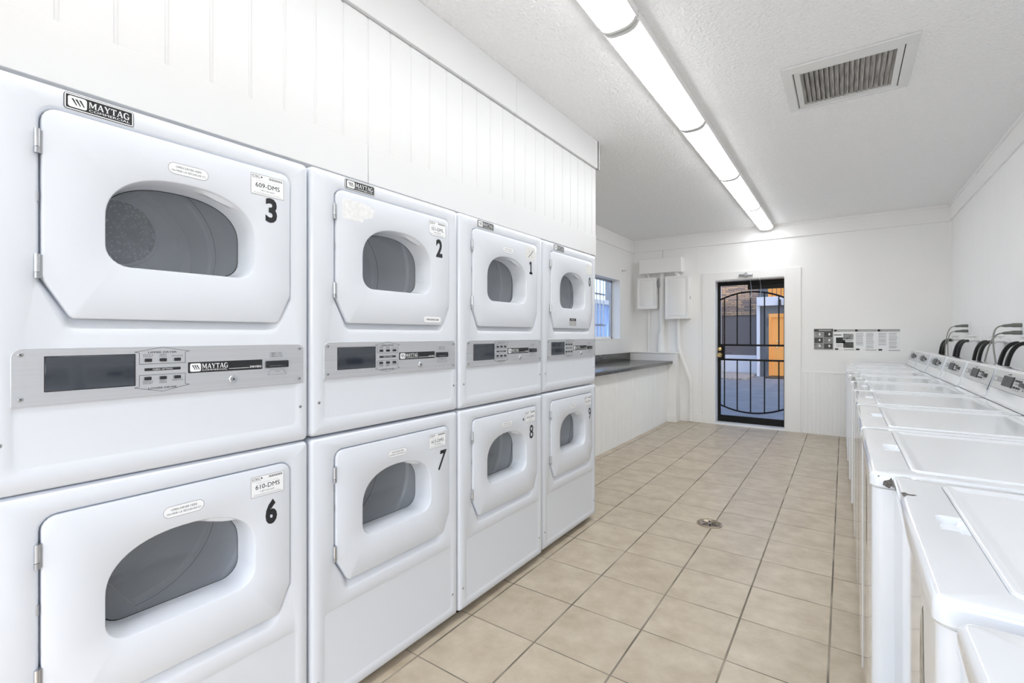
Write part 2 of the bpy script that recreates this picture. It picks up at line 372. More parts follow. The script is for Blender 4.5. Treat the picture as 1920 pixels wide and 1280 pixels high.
def arcz(x, za, zb): t = (x - X0 - .02) / (X1 - X0 - .03); return za + (zb - za) * (1 - (2 * t - 1) ** 2)
for xx in (-1.338, -1.178, -1.016, -.851, -.686):
    q = MB(); q.rbox(xx - .007, xx + .007, DY - .007, DY + .007, 1.07, arcz(xx, 1.68, 1.775), K, .001, 1); q.build('vertical_bar', sec)
    q = MB(); q.rbox(xx - .007, xx + .007, DY - .007, DY + .007, arcz(xx, .25, .165), .87, K, .001, 1); q.build('vertical_bar', sec)
lk = MB(); lk.rbox(X0 + .005, -1.332, DY - .024, DY + .02, .876, 1.055, K, .003, 1); lp = lk.build('lock_plate', sec)
def knob(z, r, L, name):
    q = MB(); x = -1.392; y = DY - .024
    q.tube([(x, y, z), (x, y - .004, z)], r * 1.05, M['brass'], 20)
    q.tube([(x, y - .004, z), (x, y - L * .45, z), (x, y - L * .55, z), (x, y - L * .8, z), (x, y - L, z)], [r * .45, r * .45, r * .85, r * .95, r * .6], M['brass'], 20)
    q.build(name, lp)
knob(.928, .030, .06, 'door_knob'); knob(1.009, .024, .022, 'deadbolt')
sc = MB(); sc.quad((X0 + .03, DY + .012, Z0 + .08), (X1 - .015, DY + .012, Z0 + .08), (X1 - .015, DY + .012, Z1 - .04), (X0 + .03, DY + .012, Z1 - .04), M['screen']); sc.build('insect_screen', sec)
cl = MB(); cl.rbox(-1.125, -.965, YF - .055, YF - .018, 1.967, 1.995, M['dullsteel'], .004, 2); cl.rbox(-1.06, -1.03, YF - .045, YF - .018, 1.95, 2.012, M['dullsteel'], .003, 1)
cl = cl.build('door_closer'); tag(cl, 'small grey metal bracket fixed above the black screen door', 'bracket')
for x in (-.999, -.887):
    q = MB(); q.tube([(x, YF - .01, 1.925), (x, YF + .04, 1.90), (x, DY - .035, 1.80), (x - .01, DY - .035, 1.69)], .005, M['dullsteel'], 6)
    q.rbox(x - .012, x + .012, YF - .02, YF + .01, 1.912, 1.930, M['dullsteel'], .002, 1)
    tag(q.build('metal_rod', sec), 'dull steel rod hanging over the glass')

# ================================================================== WINDOW
wi = thing('window_1', None, None, (0, 0, 0), kind='structure')
q = MB(); gx = XL - .13
q.box(gx - .02, gx + .012, WY1 - .028, WY1, WZ0, WZ1, M['dullsteel']); q.box(gx - .02, gx + .012, WY0, WY0 + .03, WZ0, WZ1, M['dullsteel'])
q.box(gx - .02, gx + .012, WY0, WY1, WZ0, WZ0 + .03, M['trim']); q.box(gx - .02, gx + .012, WY0, WY1, WZ1 - .02, WZ1, M['dullsteel']); q.build('window_frame', wi)
q = MB(); q.box(gx - .006, gx, WY0, WY1, WZ0, WZ1, M['wglass']); q.build('window_pane', wi)
q = MB()
for i in range(11):
    y = WY0 + .06 + i * .115; q.box(gx - .10, gx - .085, y, y + .013, WZ0 - .02, WZ1 + .02, M['dullsteel'])
for z in (1.33, 1.76): q.box(gx - .105, gx - .08, WY0, WY1, z, z + .022, M['dullsteel'])
q.build('window_bars', wi)
q = MB(); q.rbox(XL - .128, XL + .004, WY0, WY1 + .003, WZ0 - .012, WZ0 + .002, M['trim'], .002, 1); q.build('window_sill', wi)
hk = MB(); hk.tube([(XL, 6.40, 2.105), (XL + .05, 6.40, 2.10), (XL + .055, 6.40, 2.112)], .004, M['dullsteel'], 6); hk.tube([(XL, 6.40, 2.09), (XL, 6.40, 2.12)], .008, M['dullsteel'], 6)
tag(hk.build('curtain_hook'), 'small dark metal hook on the left wall above the window', 'hook')

# ================================================================== LIGHT FIXTURES
def light(y0, y1):
    t_ = thing('ceiling_light', None, 'ceiling light', (-.80, y0, CEIL), 'fluorescent ceiling lights in a row')
    L = y1 - y0; q = MB(); q.rbox(-.092, .082, .004, L - .004, -.035, 0, M['trim'], .004, 1); q.build('fixture_body', t_)
    prof = []
    for i in range(17):
        a = math.pi * i / 16; prof.append((-.005 - math.copysign(abs(math.cos(a)) ** .7, math.cos(a)) * .079, -.012 - .055 * math.sin(a) ** .8))
    q = MB(); q.loops([[(x, yy, z) for x, z in prof] for yy in (.022, L - .022)], M['lens'], close=False)
    q.build('diffuser', t_)
    for yy in (.006, L - .022):
        q = MB(); p2 = [(x * 1.05, z * 1.04) for x, z in prof]
        q.loops([[(x, yy, z) for x, z in p2], [(x, yy + .016, z) for x, z in p2]], M['ventpaint'], close=False)
        q.add([(x, yy, z) for x, z in p2], [tuple(range(17))], M['ventpaint']); q.add([(x, yy + .016, z) for x, z in p2], [tuple(range(17))[::-1]], M['ventpaint'])
        q.build('end_cap', t_)
    return t_
LL = ['lit white fluorescent ceiling light, nearest of the row, cut by the top edge', 'lit white fluorescent ceiling light, second in the row, left of the ceiling vent',
      'lit white fluorescent ceiling light, third in the row from the camera', 'lit white fluorescent ceiling light, fourth in the row, second from the far wall', 'lit white fluorescent ceiling light, last in the row, nearest the far wall']
for i, (a, b) in enumerate([(.765, 1.975), (1.98, 3.19), (3.195, 4.40), (4.405, 5.62), (5.625, 6.77)]):
    light(a, b)['label'] = LL[i]
light(-.45, .755)['label'] = 'lit white fluorescent ceiling light overhead, behind the nearest visible one'

# ================================================================== CEILING VENT
vt = thing('ceiling_vent', 'square white ceiling vent with dusty grey louvers', 'vent', (0, 0, CEIL))
q = MB(); o0 = rect(-.272, .293, 2.85, 3.425)
def rl(d, z): return XY(inset(o0, d), z)
q.loops([rl(0, -.001), rl(.002, -.010), rl(.045, -.022), rl(.05, -.012)], M['ventpaint']); q.build('outer_frame', vt)
q = MB(); q.loops([rl(.052, -.004), rl(.054, -.016), rl(.080, -.016), rl(.086, .02)], M['ventpaint']); q.build('inner_frame', vt)
q = MB(); q.loops([rl(.0, -.0015), rl(.09, -.0015)], M['void']); q.box(-.19, .21, 2.93, 3.35, -.002, -.001, M['void']); q.build('duct', vt)
for i in range(19):
    x = -.186 + i * .0219; q = MB(); y0, y1 = 2.936, 3.339
    dz = .010; q.add([(x - .009, y0, -.0035), (x + .010, y0, -.0035 - dz), (x + .010, y1, -.0035 - dz), (x - .009, y1, -.0035), (x - .009, y0, -.002), (x + .0105, y0, -.002 - dz), (x + .0105, y1, -.002 - dz), (x - .009, y1, -.002)],
        [(0, 1, 2, 3), (7, 6, 5, 4), (0, 4, 5, 1), (1, 5, 6, 2), (2, 6, 7, 3), (3, 7, 4, 0)], M['slat']); q.build('louver', vt)

# ================================================================== DRYERS
DW = .674
DOORP = [(.134, .0), (.577, .0), (.612, .077), (.612, .429), (.088, .429), (.088, .082)]
RECP = [(.124, -.036), (.572, -.036), (.621, .066), (.621, .437), (.078, .437), (.078, .074)]
def winloop(d, n=44):
    a0, a1, zb, zs, zt = .189 + d, .511 - d, .118 + d, .222, .334 - d
    cx = (a0 + a1) / 2; rx = (a1 - a0) / 2; pts = []; rc = .045
    for k in range(7):
        a = R(180 + 90 * k / 6); pts.append((a0 + rc + rc * math.cos(a), zb + rc + rc * math.sin(a)))
    for k in range(7):
        a = R(270 + 90 * k / 6); pts.append((a1 - rc + rc * math.cos(a), zb + rc + rc * math.sin(a)))
    for k in range(n - 14):
        a = math.pi * k / (n - 15); c_, s_ = math.cos(a), math.sin(a)
        pts.append((cx + rx * math.copysign(abs(c_) ** .86, c_), zs + (zt - zs) * abs(s_) ** .86))
    return pts
def sh(lp, dz): return [(a, b + dz) for a, b in lp]
EN = M['enamel']
def make_dryer(kind):
    """local frame: x out of the face, y along the row, z up from the cabinet's own bottom"""
    up = kind == 'upper'; H = .832 if up else .850
    dz = .352 if up else .370                     # bottom edge of the door
    t_ = thing('stacked_dryer', None, 'dryer', (0, 0, 0), 'stacked coin laundry dryers')
    cab = MB(); O = rect(0, DW, 0, H)
    cab.loops([YZ(rpoly(O, .016), -.70), YZ(rpoly(O, .016), -.016), YZ(rpoly(O, .016, d=.0012), -.010), YZ(rpoly(O, .016, d=.005), -.004), YZ(rpoly(O, .016, d=.011), 0)], EN, cap0=True)
    RP = [(a, b + dz) for a, b in RECP]; rr = [.02, .03, .02, .03, .03, .02]
    e0, e1 = (.046, .183) if up else (.036, .300)
    EP = rect(.042, .638, e0, e1); er = [.02, .02, .02, .02]
    cab.plate(YZ(rpoly(O, .016, d=.011), 0), [YZ(rpoly(RP, rr), 0), YZ(rpoly(EP, er), 0)], EN, (1, 0, 0))
    # embossed lower panel
    cab.loops([YZ(rpoly(EP, er), 0), YZ(rpoly(EP, er, d=.004), -.0018), YZ(rpoly(EP, er, d=.008), -.0022)], EN); cab.plate(YZ(rpoly(EP, er, d=.008), -.0022), [], EN, (1, 0, 0))
    # door recess: shallow scoop, broad slope along the bottom
    def rec(d, db, x):
        P = list(RP); P = inset(P, d); P = [(P[0][0] + db * .35, P[0][1] + db), (P[1][0] - db * .3, P[1][1] + db)] + P[2:]; return YZ(rpoly(P, rr), x)
    rin = rec(.012, .024, -.022)
    cab.loops([rec(0, 0, 0), rec(.002, .003, -.0012), rec(.005, .009, -.0045), rec(.0085, .018, -.015), rin], EN)
    cab.plate(rin, [YZ(sh(winloop(-.012), dz), -.022)], EN, (1, 0, 0)); cab.build('cabinet', t_)
    # kick feet
    if not up:
        for y in (.05, .60):
            q = MB(); q.tube([(-.06, y, -.03), (-.06, y, .0)], .018, M['rubber'], 12); q.build('foot', t_)
    # door
    DP = [(a, b + dz) for a, b in DOORP]; dr_ = [.014, .014, .02, .026, .026, .02]
    d_ = MB(); d_.loops([YZ(rpoly(DP, dr_), -.021), YZ(rpoly(DP, dr_), 0), YZ(rpoly(DP, dr_, d=.0012), .0030), YZ(rpoly(DP, dr_, d=.004), .0045)], EN)
    w0 = YZ(sh(winloop(-.004), dz), .0045)
    d_.plate(YZ(rpoly(DP, dr_, d=.004), .0045), [w0], EN, (1, 0, 0))
    d_.loops([w0, YZ(sh(winloop(-.001), dz), .003), YZ(sh(winloop(.001), dz), -.002), YZ(sh(winloop(.004), dz), -.04), YZ(sh(winloop(.007), dz), -.078)], EN)
    dr = d_.build('door', t_)
    gk = MB(); gk.loops([YZ(sh(winloop(.0065), dz), -.0775), YZ(sh(winloop(.0085), dz), -.0765)], M['rubber']); gk.build('gasket', dr)
    g = MB(); g.plate(YZ(sh(winloop(.0065), dz), -.078), [], M['dglass'], (1, 0, 0)); g.build('window_glass', dr)
    for z in (.343, .092):
        h = MB(); h.tube([(.004, .0805, dz + z), (.004, .0805, dz + z + .036)], .0048, M['steel'], 10); h.tube([(.004, .0805, dz + z - .013), (.004, .0805, dz + z - .001)], .0048, M['dullsteel'], 10)
        h.box(-.008, .002, .079, .095, dz + z - .012, dz + z + .035, M['dullsteel']); h.build('hinge', dr)
    h = MB(); h.tube([(-.004, .082, dz + .235), (-.004, .082, dz + .255)], .003, M['dullsteel'], 8); h.build('hinge_pin', dr)
    # finger lip under the arch
    lp_ = MB(); wl_ = sh(winloop(.0), dz); top = [p for p in wl_[14:]]; seg = [p for p in top if .34 < p[0] < .475]
    n = len(seg); A = []; B = []; C_ = []
    for k, p in enumerate(seg):
        e = math.sin(math.pi * k / (n - 1)); A.append((-.004, p[0], p[1] - .001)); B.append((-.010, p[0], p[1] - .001 - .012 * e)); C_.append((-.034, p[0], p[1] - .002 - .004 * e))
    lp_.loops([A, B, C_], EN, close=False); lp_.build('finger_pull', dr)
    # drum
    dm = MB(); cy, cz, rd = .35, dz + .228, .236
    circ = lambda r, x: [(x, cy + r * math.cos(2 * math.pi * k / 48), cz + r * math.sin(2 * math.pi * k / 48)) for k in range(48)]
    dm.plate(circ(rd - .005, -.085), [YZ(sh(winloop(-.002), dz), -.085)], M['drum'], (-1, 0, 0))
    prof = [(-.085, rd - .005), (-.10, rd), (-.20, rd), (-.21, rd - .008), (-.222, rd - .008), (-.232, rd), (-.43, rd), (-.44, rd - .008), (-.452, rd - .008), (-.462, rd), (-.60, rd), (-.625, rd - .02), (-.63, rd - .05), (-.63, .10)]
    dm.loops([circ(r, x) for x, r in prof], M['drum']); dm.plate(circ(.10, -.63), [], M['drum'], (1, 0, 0))
    for x in (-.135, -.40, -.61): dm.loops([circ(rd - .0006, x), circ(rd - .0006, x - .004)], M['drum_w'])
    dr2 = dm.build('drum', t_)
    for k in range(3):
        a = R(78 + 120 * k) if up else R(20 + 120 * k); q = MB(); u = Vector((0, math.cos(a), math.sin(a))); s_ = Vector((0, -math.sin(a), math.cos(a))); c0 = Vector((0, cy, cz))
        pr = [(rd, .045), (rd - .03, .022), (rd - .055, .010), (rd - .06, 0), (rd - .055, -.010), (rd - .03, -.022), (rd, -.045)]
        q.loops([[tuple(c0 + u * r + s_ * w_ + Vector((x, 0, 0))) for r, w_ in pr] for x in (-.11, -.60)], M['drum'], close=False)
        q.add([tuple(c0 + u * r + s_ * w_ + Vector((-.11, 0, 0))) for r, w_ in pr], [tuple(range(7))], M['drum']); q.build('drum_baffle', dr2)
    q = MB(); pc = (cy + .035, cz + .075) if up else (cy, cz)
    cc = lambda r, x: [(x, pc[0] + r * math.cos(2 * math.pi * k / 40), pc[1] + r * math.sin(2 * math.pi * k / 40)) for k in range(40)]
    q.loops([cc(.115, -.629), cc(.112, -.622), cc(.106, -.622), cc(.103, -.626)], M['drum']); q.plate(cc(.103, -.626), [], M['perf'], (1, 0, 0)); q.build('perforated_plate', dr2)
    def screw(y, z, x=0, par=t_):
        q = MB(); q.tube([(x - .001, y, z), (x + .001, y, z), (x + .0022, y, z)], [.0048, .0046, .0026], M['dullsteel'], 10); q.tube([(x + .0022, y, z), (x + .0024, y, z)], .0016, M['ink'], 6); q.build('screw', par)
    if up:
        screw(.028, .104); screw(.646, .104); build_panel(t_, screw); build_badge(t_)
    else:
        screw(.024, .095); screw(.640, .095)
    return t_

U_, V_ = (0, 1, 0), (0, 0, 1)
def stripes(mb, y0, y1, z0, z1, x, mbg, mfg):
    """rounded square emblem with three slanted stripes"""
    mb.plate(YZ(rpoly(rect(y0, y1, z0, z1), (z1 - z0) * .18, 3), x), [], mbg, (1, 0, 0)); w_ = y1 - y0; h = z1 - z0
    for k in range(3):
        a = y0 + w_ * (.17 + .2 * k); mb.add([(x + .0003, a, z0 + h * .78), (x + .0003, a + w_ * .12, z0 + h * .78), (x + .0003, a + w_ * .32, z0 + h * .22), (x + .0003, a + w_ * .26, z0 + h * .22)], [(3, 2, 1, 0)], mfg)
SER = {'M': (1.22, [(.10, 0, .10, 1, .10), (.16, 1, .55, .15, .2), (.55, .15, .95, 1, .12), (1.0, 0, 1.0, 1, .2)], [(0, .22, 0), (.82, 1.2, 0), (0, .24, 1), (.88, 1.2, 1)]),
       'A': (1.0, [(.08, 0, .48, 1, .10), (.48, 1, .88, 0, .22), (.25, .32, .75, .32, .09)], [(0, .26, 0), (.66, 1.0, 0)]),
       'Y': (1.0, [(.10, 1, .5, .45, .22), (.5, .45, .88, 1, .10), (.5, 0, .5, .5, .2)], [(0, .36, 1), (.68, 1.0, 1), (.32, .68, 0)]),
       'T': (.92, [(.46, 0, .46, 1, .2), (.05, .93, .87, .93, .14), (.07, .72, .07, 1, .07), (.85, .72, .85, 1, .07)], [(.28, .64, 0)]),
       'G': (1.0, [(.42, .02, .68, .02, .1), (.20, .16, .42, .02, .18), (.14, .2, .14, .8, .22), (.20, .84, .42, .98, .16), (.42, .98, .66, .98, .1), (.68, .96, .86, .72, .1), (.82, .0, .82, .42, .18), (.60, .42, 1.0, .42, .08), (.68, .03, .84, .2, .1)], [])}
def serif_word(mb, word, y0, z0, w_, h, x, m):
    tot = sum(SER[ch][0] + .06 for ch in word); k = w_ / tot; cur = y0
    for ch in word:
        adv, st, se = SER[ch]
        def pt(a, b): return Vector((x, cur + a * k, z0 + b * h))
        for a0, b0, a1, b1, th in st:
            p, q = pt(a0, b0), pt(a1, b1); d = (q - p).normalized(); n = Vector((0, -d.z, d.y)) * (th * .5 * (k if abs(d.z) > abs(d.y) else h))
            e = d * (th * .25 * h if abs(d.y) > abs(d.z) else 0)
            mb.add([tuple(p - n - e), tuple(p + n - e), tuple(q + n + e), tuple(q - n + e)], [(0, 1, 2, 3)], m)
        for a0, a1, b in se:
            bb = b * h * .92; mb.add([(x, cur + a0 * k, z0 + bb), (x, cur + a1 * k, z0 + bb), (x, cur + a1 * k, z0 + bb + .08 * h), (x, cur + a0 * k, z0 + bb + .08 * h)], [(0, 1, 2, 3)], m)
        cur += (adv + .06) * k
def build_badge(t_):
    q = MB(); z0, z1, y0, y1 = .790, .8245, .121, .240
    q.plate(YZ(rpoly(rect(y0, y1, z0, z1), .005, 3), .0010), [], M['ink'], (1, 0, 0))
    q.loops([YZ(rpoly(rect(y0, y1, z0, z1), .005, 3), 0), YZ(rpoly(rect(y0, y1, z0, z1), .005, 3), .0010)], M['ink'])
    o_ = rect(y0, y1, z0, z1); q.loops([YZ(rpoly(o_, .005, 3, d=.0012), .0013), YZ(rpoly(o_, .005, 3, d=.0032), .0013)], M['label'])
    stripes(q, y0 + .0065, y0 + .037, z0 + .006, z1 - .0055, .0014, M['label'], M['ink'])
    serif_word(q, 'MAYTAG', y0 + .0405, z0 + .0135, .071, .0135, .0014, M['label'])
    q.text('COMMERCIAL', (.0013, y0 + .0405, z0 + .0060), U_, V_, .071, .0050, M['label'], 0, .0002); q.build('brand_badge', t_, merge=False)
def outline(mb, pts, x, th, m):
    for i in range(len(pts) - 1):
        p = Vector((x, *pts[i])); q = Vector((x, *pts[i + 1])); d = (q - p).normalized(); n = Vector((0, -d.z, d.y)) * th * .5; e = d * th * .5
        mb.add([tuple(p - n - e), tuple(p + n - e), tuple(q + n + e), tuple(q - n + e)], [(3, 2, 1, 0)], m)
def build_panel(t_, screw):
    Z = -.885; z0, z1 = 1.059 + Z, 1.1755 + Z; y0, y1 = .044, .655; PL = rect(y0, y1, z0, z1); rr = [.001, .001, .018, .018]
    q = MB(); q.loops([YZ(rpoly(PL, rr), -.002), YZ(rpoly(PL, rr), .0016), YZ(rpoly(PL, rr, d=.0006), .0022)], M['alu']); q.plate(YZ(rpoly(PL, rr, d=.0006), .0022), [], M['alu'], (1, 0, 0))
    x = .0025; ink = M['ink']
    outline(q, [(.250, 1.135 + Z), (.250, 1.161 + Z), (.241, 1.163 + Z), (.296, 1.1735 + Z), (.352, 1.163 + Z), (.343, 1.161 + Z), (.343, 1.135 + Z), (.250, 1.135 + Z)], x, .0008, ink)
    outline(q, [(.250, 1.109 + Z), (.250, 1.083 + Z), (.241, 1.081 + Z), (.296, 1.069 + Z), (.352, 1.081 + Z), (.343, 1.083 + Z), (.343, 1.109 + Z), (.250, 1.109 + Z)], x, .0008, ink)
    T = lambda s, a, b, w_, h, m=ink, bo=0.0: q.text(s, (.0022, a, b + Z), U_, V_, w_, h, m, bo)
    T('UPPER DRYER', .267, 1.1595, .058, .0042, ink, .01); T('LOWER DRYER', .267, 1.0755, .058, .0042, ink, .01)
    gi = M['greyink']
    T('WHITES &', .256, 1.1545, .021, .0030, gi); T('COLORS', .257, 1.1505, .018, .0030, gi); T('PERM', .290, 1.1545, .013, .0030, gi); T('PRESS', .289, 1.1505, .015, .0030, gi); T('DELICATES', .314, 1.1510, .024, .0030, gi)
    T('WHITES &', .256, 1.0920, .021, .0030, gi); T('COLORS', .257, 1.0880, .018, .0030, gi); T('PERM', .290, 1.0920, .013, .0030, gi); T('PRESS', .289, 1.0880, .015, .0030, gi); T('DELICATES', .314, 1.0925, .024, .0030, gi)
    q.box(.0022, .0026, .260, .333, 1.1185 + Z, 1.1250 + Z, ink); q.text('FABRIC SETTINGS', (.0026, .276, 1.1200 + Z), U_, V_, .040, .0034, M['label'])
    T('1. INSERT CARD', .552, 1.1500, .036, .0030, gi); T('2. SELECT CYCLE', .552, 1.1450, .038, .0030, gi); T('3. REMOVE CARD', .552, 1.1400, .038, .0030, gi)
    outline(q, [(.547, 1.090 + Z), (.556, 1.1045 + Z), (.592, 1.1045 + Z), (.602, 1.090 + Z), (.547, 1.090 + Z)], x, .0007, gi); T('CARD', .568, 1.0985, .013, .0022, gi)
    p = q.build('control_panel', t_, merge=False)
    q = MB(); q.rbox(.001, .0034, .091, .243, 1.086 + Z, 1.1590 + Z, M['ink'], .0008, 1); q.rbox(.002, .0037, .0925, .2415, 1.0875 + Z, 1.1575 + Z, M['display'], .0006, 1); q.build('display_window', p)
    for (yy, zz) in [(.267, 1.1435), (.2965, 1.1435), (.326, 1.1435), (.266, 1.1010), (.2965, 1.1010), (.326, 1.1010)]:
        q = MB(); q.rbox(.001, .0065, yy - .0068, yy + .0068, zz - .0038 + Z, zz + .0038 + Z, M['dark'], .0012, 2); q.build('push_button', p)
    q = MB(); a0, a1, b0, b1 = .349, .532, 1.108 + Z, 1.1345 + Z; q.rbox(.001, .0032, a0, a1, b0, b1, M['ink'], .0006, 1)
    stripes(q, a0 + .004, a0 + .0285, b0 + .003, b1 - .003, .0034, M['label'], M['ink']); serif_word(q, 'MAYTAG', a0 + .031, b0 + .0095, .062, .0125, .0034, M['label'])
    q.text('COMMERCIAL', (.0032, a0 + .031, b0 + .0040), U_, V_, .060, .0036, M['label']); q.text('DRYERS', (.0032, a1 - .034, b0 + .0050), U_, V_, .031, .0056, M['label'], .02)
    q.box(.0032, .0035, a0 + .095, a1 - .036, b0 + .0055, b0 + .0066, M['label']); q.build('nameplate', p, merge=False)
    q = MB(); yc, zc = .454, 1.086 + Z
    q.tube([(.001, yc, zc), (.0045, yc, zc), (.0065, yc, zc)], [.0105, .0105, .0088], M['steel'], 20); q.tube([(.0063, yc, zc), (.0078, yc, zc)], .0055, M['dullsteel'], 16); q.tube([(.0077, yc, zc), (.0081, yc, zc)], .0022, M['ink'], 10); q.build('key_lock', p)
    q = MB(); q.rbox(.001, .0085, .541, .606, 1.110 + Z, 1.1295 + Z, M['dark'], .002, 2); q.rbox(.006, .0100, .550, .600, 1.1130 + Z, 1.1165 + Z, M['display'], .001, 1); q.build('card_slot', p)
    for yy, zz in ((.057, 1.163), (.057, 1.075), (.642, 1.162), (.641, 1.074)): screw(yy, zz + Z, .0028, p)
def oval_sticker(t_, dz, c_=.350, z=.368):
    q = MB(); P = rect(c_ - .044, c_ + .044, dz + z - .0135, dz + z + .0135)
    q.plate(YZ(rpoly(P, .0134, 6), .0049), [], M['label'], (1, 0, 0)); q.loops([YZ(rpoly(P, .0134, 6), .0051), YZ(rpoly(P, .0134, 6, d=.0007), .0051)], M['greyink'])
    q.text('OPEN DRYER HERE', (.0049, c_ - .028, dz + z + .0018), U_, V_, .056, .0052, M['greyink']); q.text('OUVRIR LA SÉCHEUSE ICI', (.0049, c_ - .037, dz + z - .0070), U_, V_, .074, .0060, M['greyink'])
    tag(q.build('oval_sticker', t_, merge=False), 'oval white sticker reading OPEN DRYER HERE')
def id_sticker(t_, dz, code, cut=0, off=0.0):
    q = MB(); y0, y1, z0, z1 = .499, .593, dz + .352 + off, dz + .410 + off; P = rect(y0, y1, z0, z1)
    if cut: P = [(y0 + .014, z0), (y1, z0), (y1, z1), (y0, z1), (y0, z0 + .012)]
    q.plate(YZ(rpoly(P, .002, 2), .0049), [], M['label'], (1, 0, 0)); q.loops([YZ(rpoly(P, .002, 2, d=.0005), .0051), YZ(rpoly(P, .002, 2, d=.0014), .0051)], M['greyink'])
    T = lambda s, a, b, w_, h, m, bo=0.0: q.text(s, (.0049, a, z0 + b), U_, V_, w_, h, m, bo)
    T('CSC', y0 + .004, .0475, .022, .0062, M['ink'], .006); T('ServiceWorks', y0 + .004, .0445, .024, .0020, M['greyink'])
    q.plate(YZ([(y0 + .030, z0 + .0475), (y0 + .0325, z0 + .0505), (y0 + .030, z0 + .0535), (y0 + .0275, z0 + .0505)], .0052), [], M['ink'], (1, 0, 0))
    for k in range(19):
        a = y0 + .050 + k * .0021; q.box(.0049, .0051, a, a + (.0013 if k % 3 else .0008), z0 + .0475, z0 + .0535, M['greyink'])
    T(code, y0 + .013, .0215, .068, .0125, M['ink']); T('Call for service or refund', y0 + .015, .0380, .060, .0022, M['faint']); T('1-877-264-6622', y0 + .026, .0125, .040, .0036, M['greyink'])
    T('Visit us online to report a problem', y0 + .008, .0070, .072, .0022, M['faint']); q.box(.0049, .0051, y0 + .008, y1 - .008, z0 + .0050, z0 + .0056, M['greyink'])
    tag(q.build('identification_sticker', t_, merge=False), 'white sticker printed ' + code)
def number(t_, dz, ch, w_=.030, h=.069, bold=.03, c_=.556, top=.350, slant=0.0):
    q = MB(); vs, fs = text_mesh(ch, bold)
    q.add([(.0051, c_ - w_ / 2 + (a + slant * (b - .5)) * w_, dz + top - h + b * h) for a, b in vs], fs, M['ink']); tag(q.build('number', t_), 'black number ' + ch)
def small_label(t_, dz):
    q = MB(); P = rect(.470, .566, dz + .010, dz + .034); q.plate(YZ(rpoly(P, .010, 5), .0049), [], M['label'], (1, 0, 0)); q.loops([YZ(rpoly(P, .010, 5), .0051), YZ(rpoly(P, .010, 5, d=.0006), .0051)], M['faint'])
    q.text('OPEN DRYER HERE', (.0049, .484, dz + .018), U_, V_, .068, .007, M['ink'], .01); q.build('oval_sticker', t_, merge=False)
FX = -1.33; YY = [.158, .838, 1.515, 2.206]
up0 = make_dryer('upper'); lo0 = make_dryer('lower')
UD, LD = .352, .370
spec = [('3', 'stacked white dryer marked 3, upper row, nearest the camera with code 609-DMS', '609-DMS'), ('2', 'stacked white dryer marked 2, upper row, glue patch on its door', '551-DML'),
        ('1', 'stacked white dryer marked 1, upper row, crossed-out grey sticker', None), ('0', 'stacked white dryer marked 0, upper row, dark label low on its door', None)]
specl = [('6', 'stacked white dryer marked 6, lower row, nearest the camera with code 610-DMS', '610-DMS'), ('7', 'white dryer marked 7 in the lower row, code 612-DMS', '612-DMS'),
         ('8', 'white dryer marked 8 in the lower row, black dot left of its sticker', '614-DMS'), ('9', 'stacked white dryer marked 9, lower row, last of its row by the counter', '616-DMS')]
xo = [0, .0, .004, -.006]; uppers = []; lowers = []
for i in range(4):
    a = up0 if i == 0 else copy_tree(up0); uppers.append(a); b = lo0 if i == 0 else copy_tree(lo0); lowers.append(b)
    a.location = (FX + xo[i], YY[i], .885 - (.002 if i == 0 else -.002)); b.location = (FX + xo[i], YY[i], .031); a['label'] = spec[i][1]; b['label'] = specl[i][1]
    a['group'] = 'upper row of stacked dryers'; b['group'] = 'lower row of stacked dryers'
for i in (0, 2): oval_sticker(uppers[i], UD, z=.368)
for i in range(4): oval_sticker(lowers[i], LD, c_=.340, z=.374)
id_sticker(uppers[0], UD, '609-DMS'); id_sticker(uppers[1], UD, '551-DML', cut=1)
for i, (n_, _, code) in enumerate(specl): id_sticker(lowers[i], LD, code)
number(uppers[0], UD, '3', .033, .069, .035); number(uppers[1], UD, '2', .036, .072, .035, top=.343); q = MB(); zz_ = UD + .338; x_ = .0051
for P1 in ([(.546, zz_ - .064), (.557, zz_ - .064), (.557, zz_), (.546, zz_)], [(.537, zz_ - .064), (.566, zz_ - .064), (.566, zz_ - .054), (.537, zz_ - .054)], [(.537, zz_ - .016), (.546, zz_ - .014), (.546, zz_), (.537, zz_ - .007)]):
    q.plate(YZ(P1, x_), [], M['ink'], (1, 0, 0))
tag(q.build('number', uppers[2], merge=False), 'black number 1 with square feet'); number(uppers[3], UD, '0', .030, .060, .03, .572, .33)
number(lowers[0], LD, '6', .033, .070, .05, .556, .337); number(lowers[1], LD, '7', .036, .078, .02, .572, .337, .5); number(lowers[2], LD, '8', .036, .070, .012, .556, .337); number(lowers[3], LD, '9', .034, .072, .008, .572, .337)
small_label(uppers[1], UD)
q = MB(); q.plate([(.005, .482 + .006 * math.cos(a * math.pi / 6), LD + .375 + .006 * math.sin(a * math.pi / 6)) for a in range(12)], [], M['ink'], (1, 0, 0)); q.build('black_dot', lowers[2])
q = MB(); q.plate(YZ(rpoly(rect(.108, .190, UD + .338, UD + .404), .006, 3), .0048), [], M['residue'], (1, 0, 0)); q.plate(YZ([(.19, UD + .35), (.228, UD + .362), (.236, UD + .385), (.215, UD + .398), (.19, UD + .402)], .0048), [], M['residue'], (1, 0, 0)); tag(q.build('glue_residue', uppers[1]), 'greyish patch of old glue')
q = MB(); q.plate(YZ(rpoly(rect(.505, .592, UD + .345, UD + .410), .002, 2), .0049), [], M['oldlabel'], (1, 0, 0))
outline(q, [(.525, UD + .357), (.548, UD + .374), (.572, UD + .396)], .0054, .003, M['ink']); outline(q, [(.532, UD + .395), (.560, UD + .360)], .0054, .001, M['greyink']); tag(q.build('identification_sticker', uppers[2], merge=False), 'grey worn sticker crossed out with black pen')
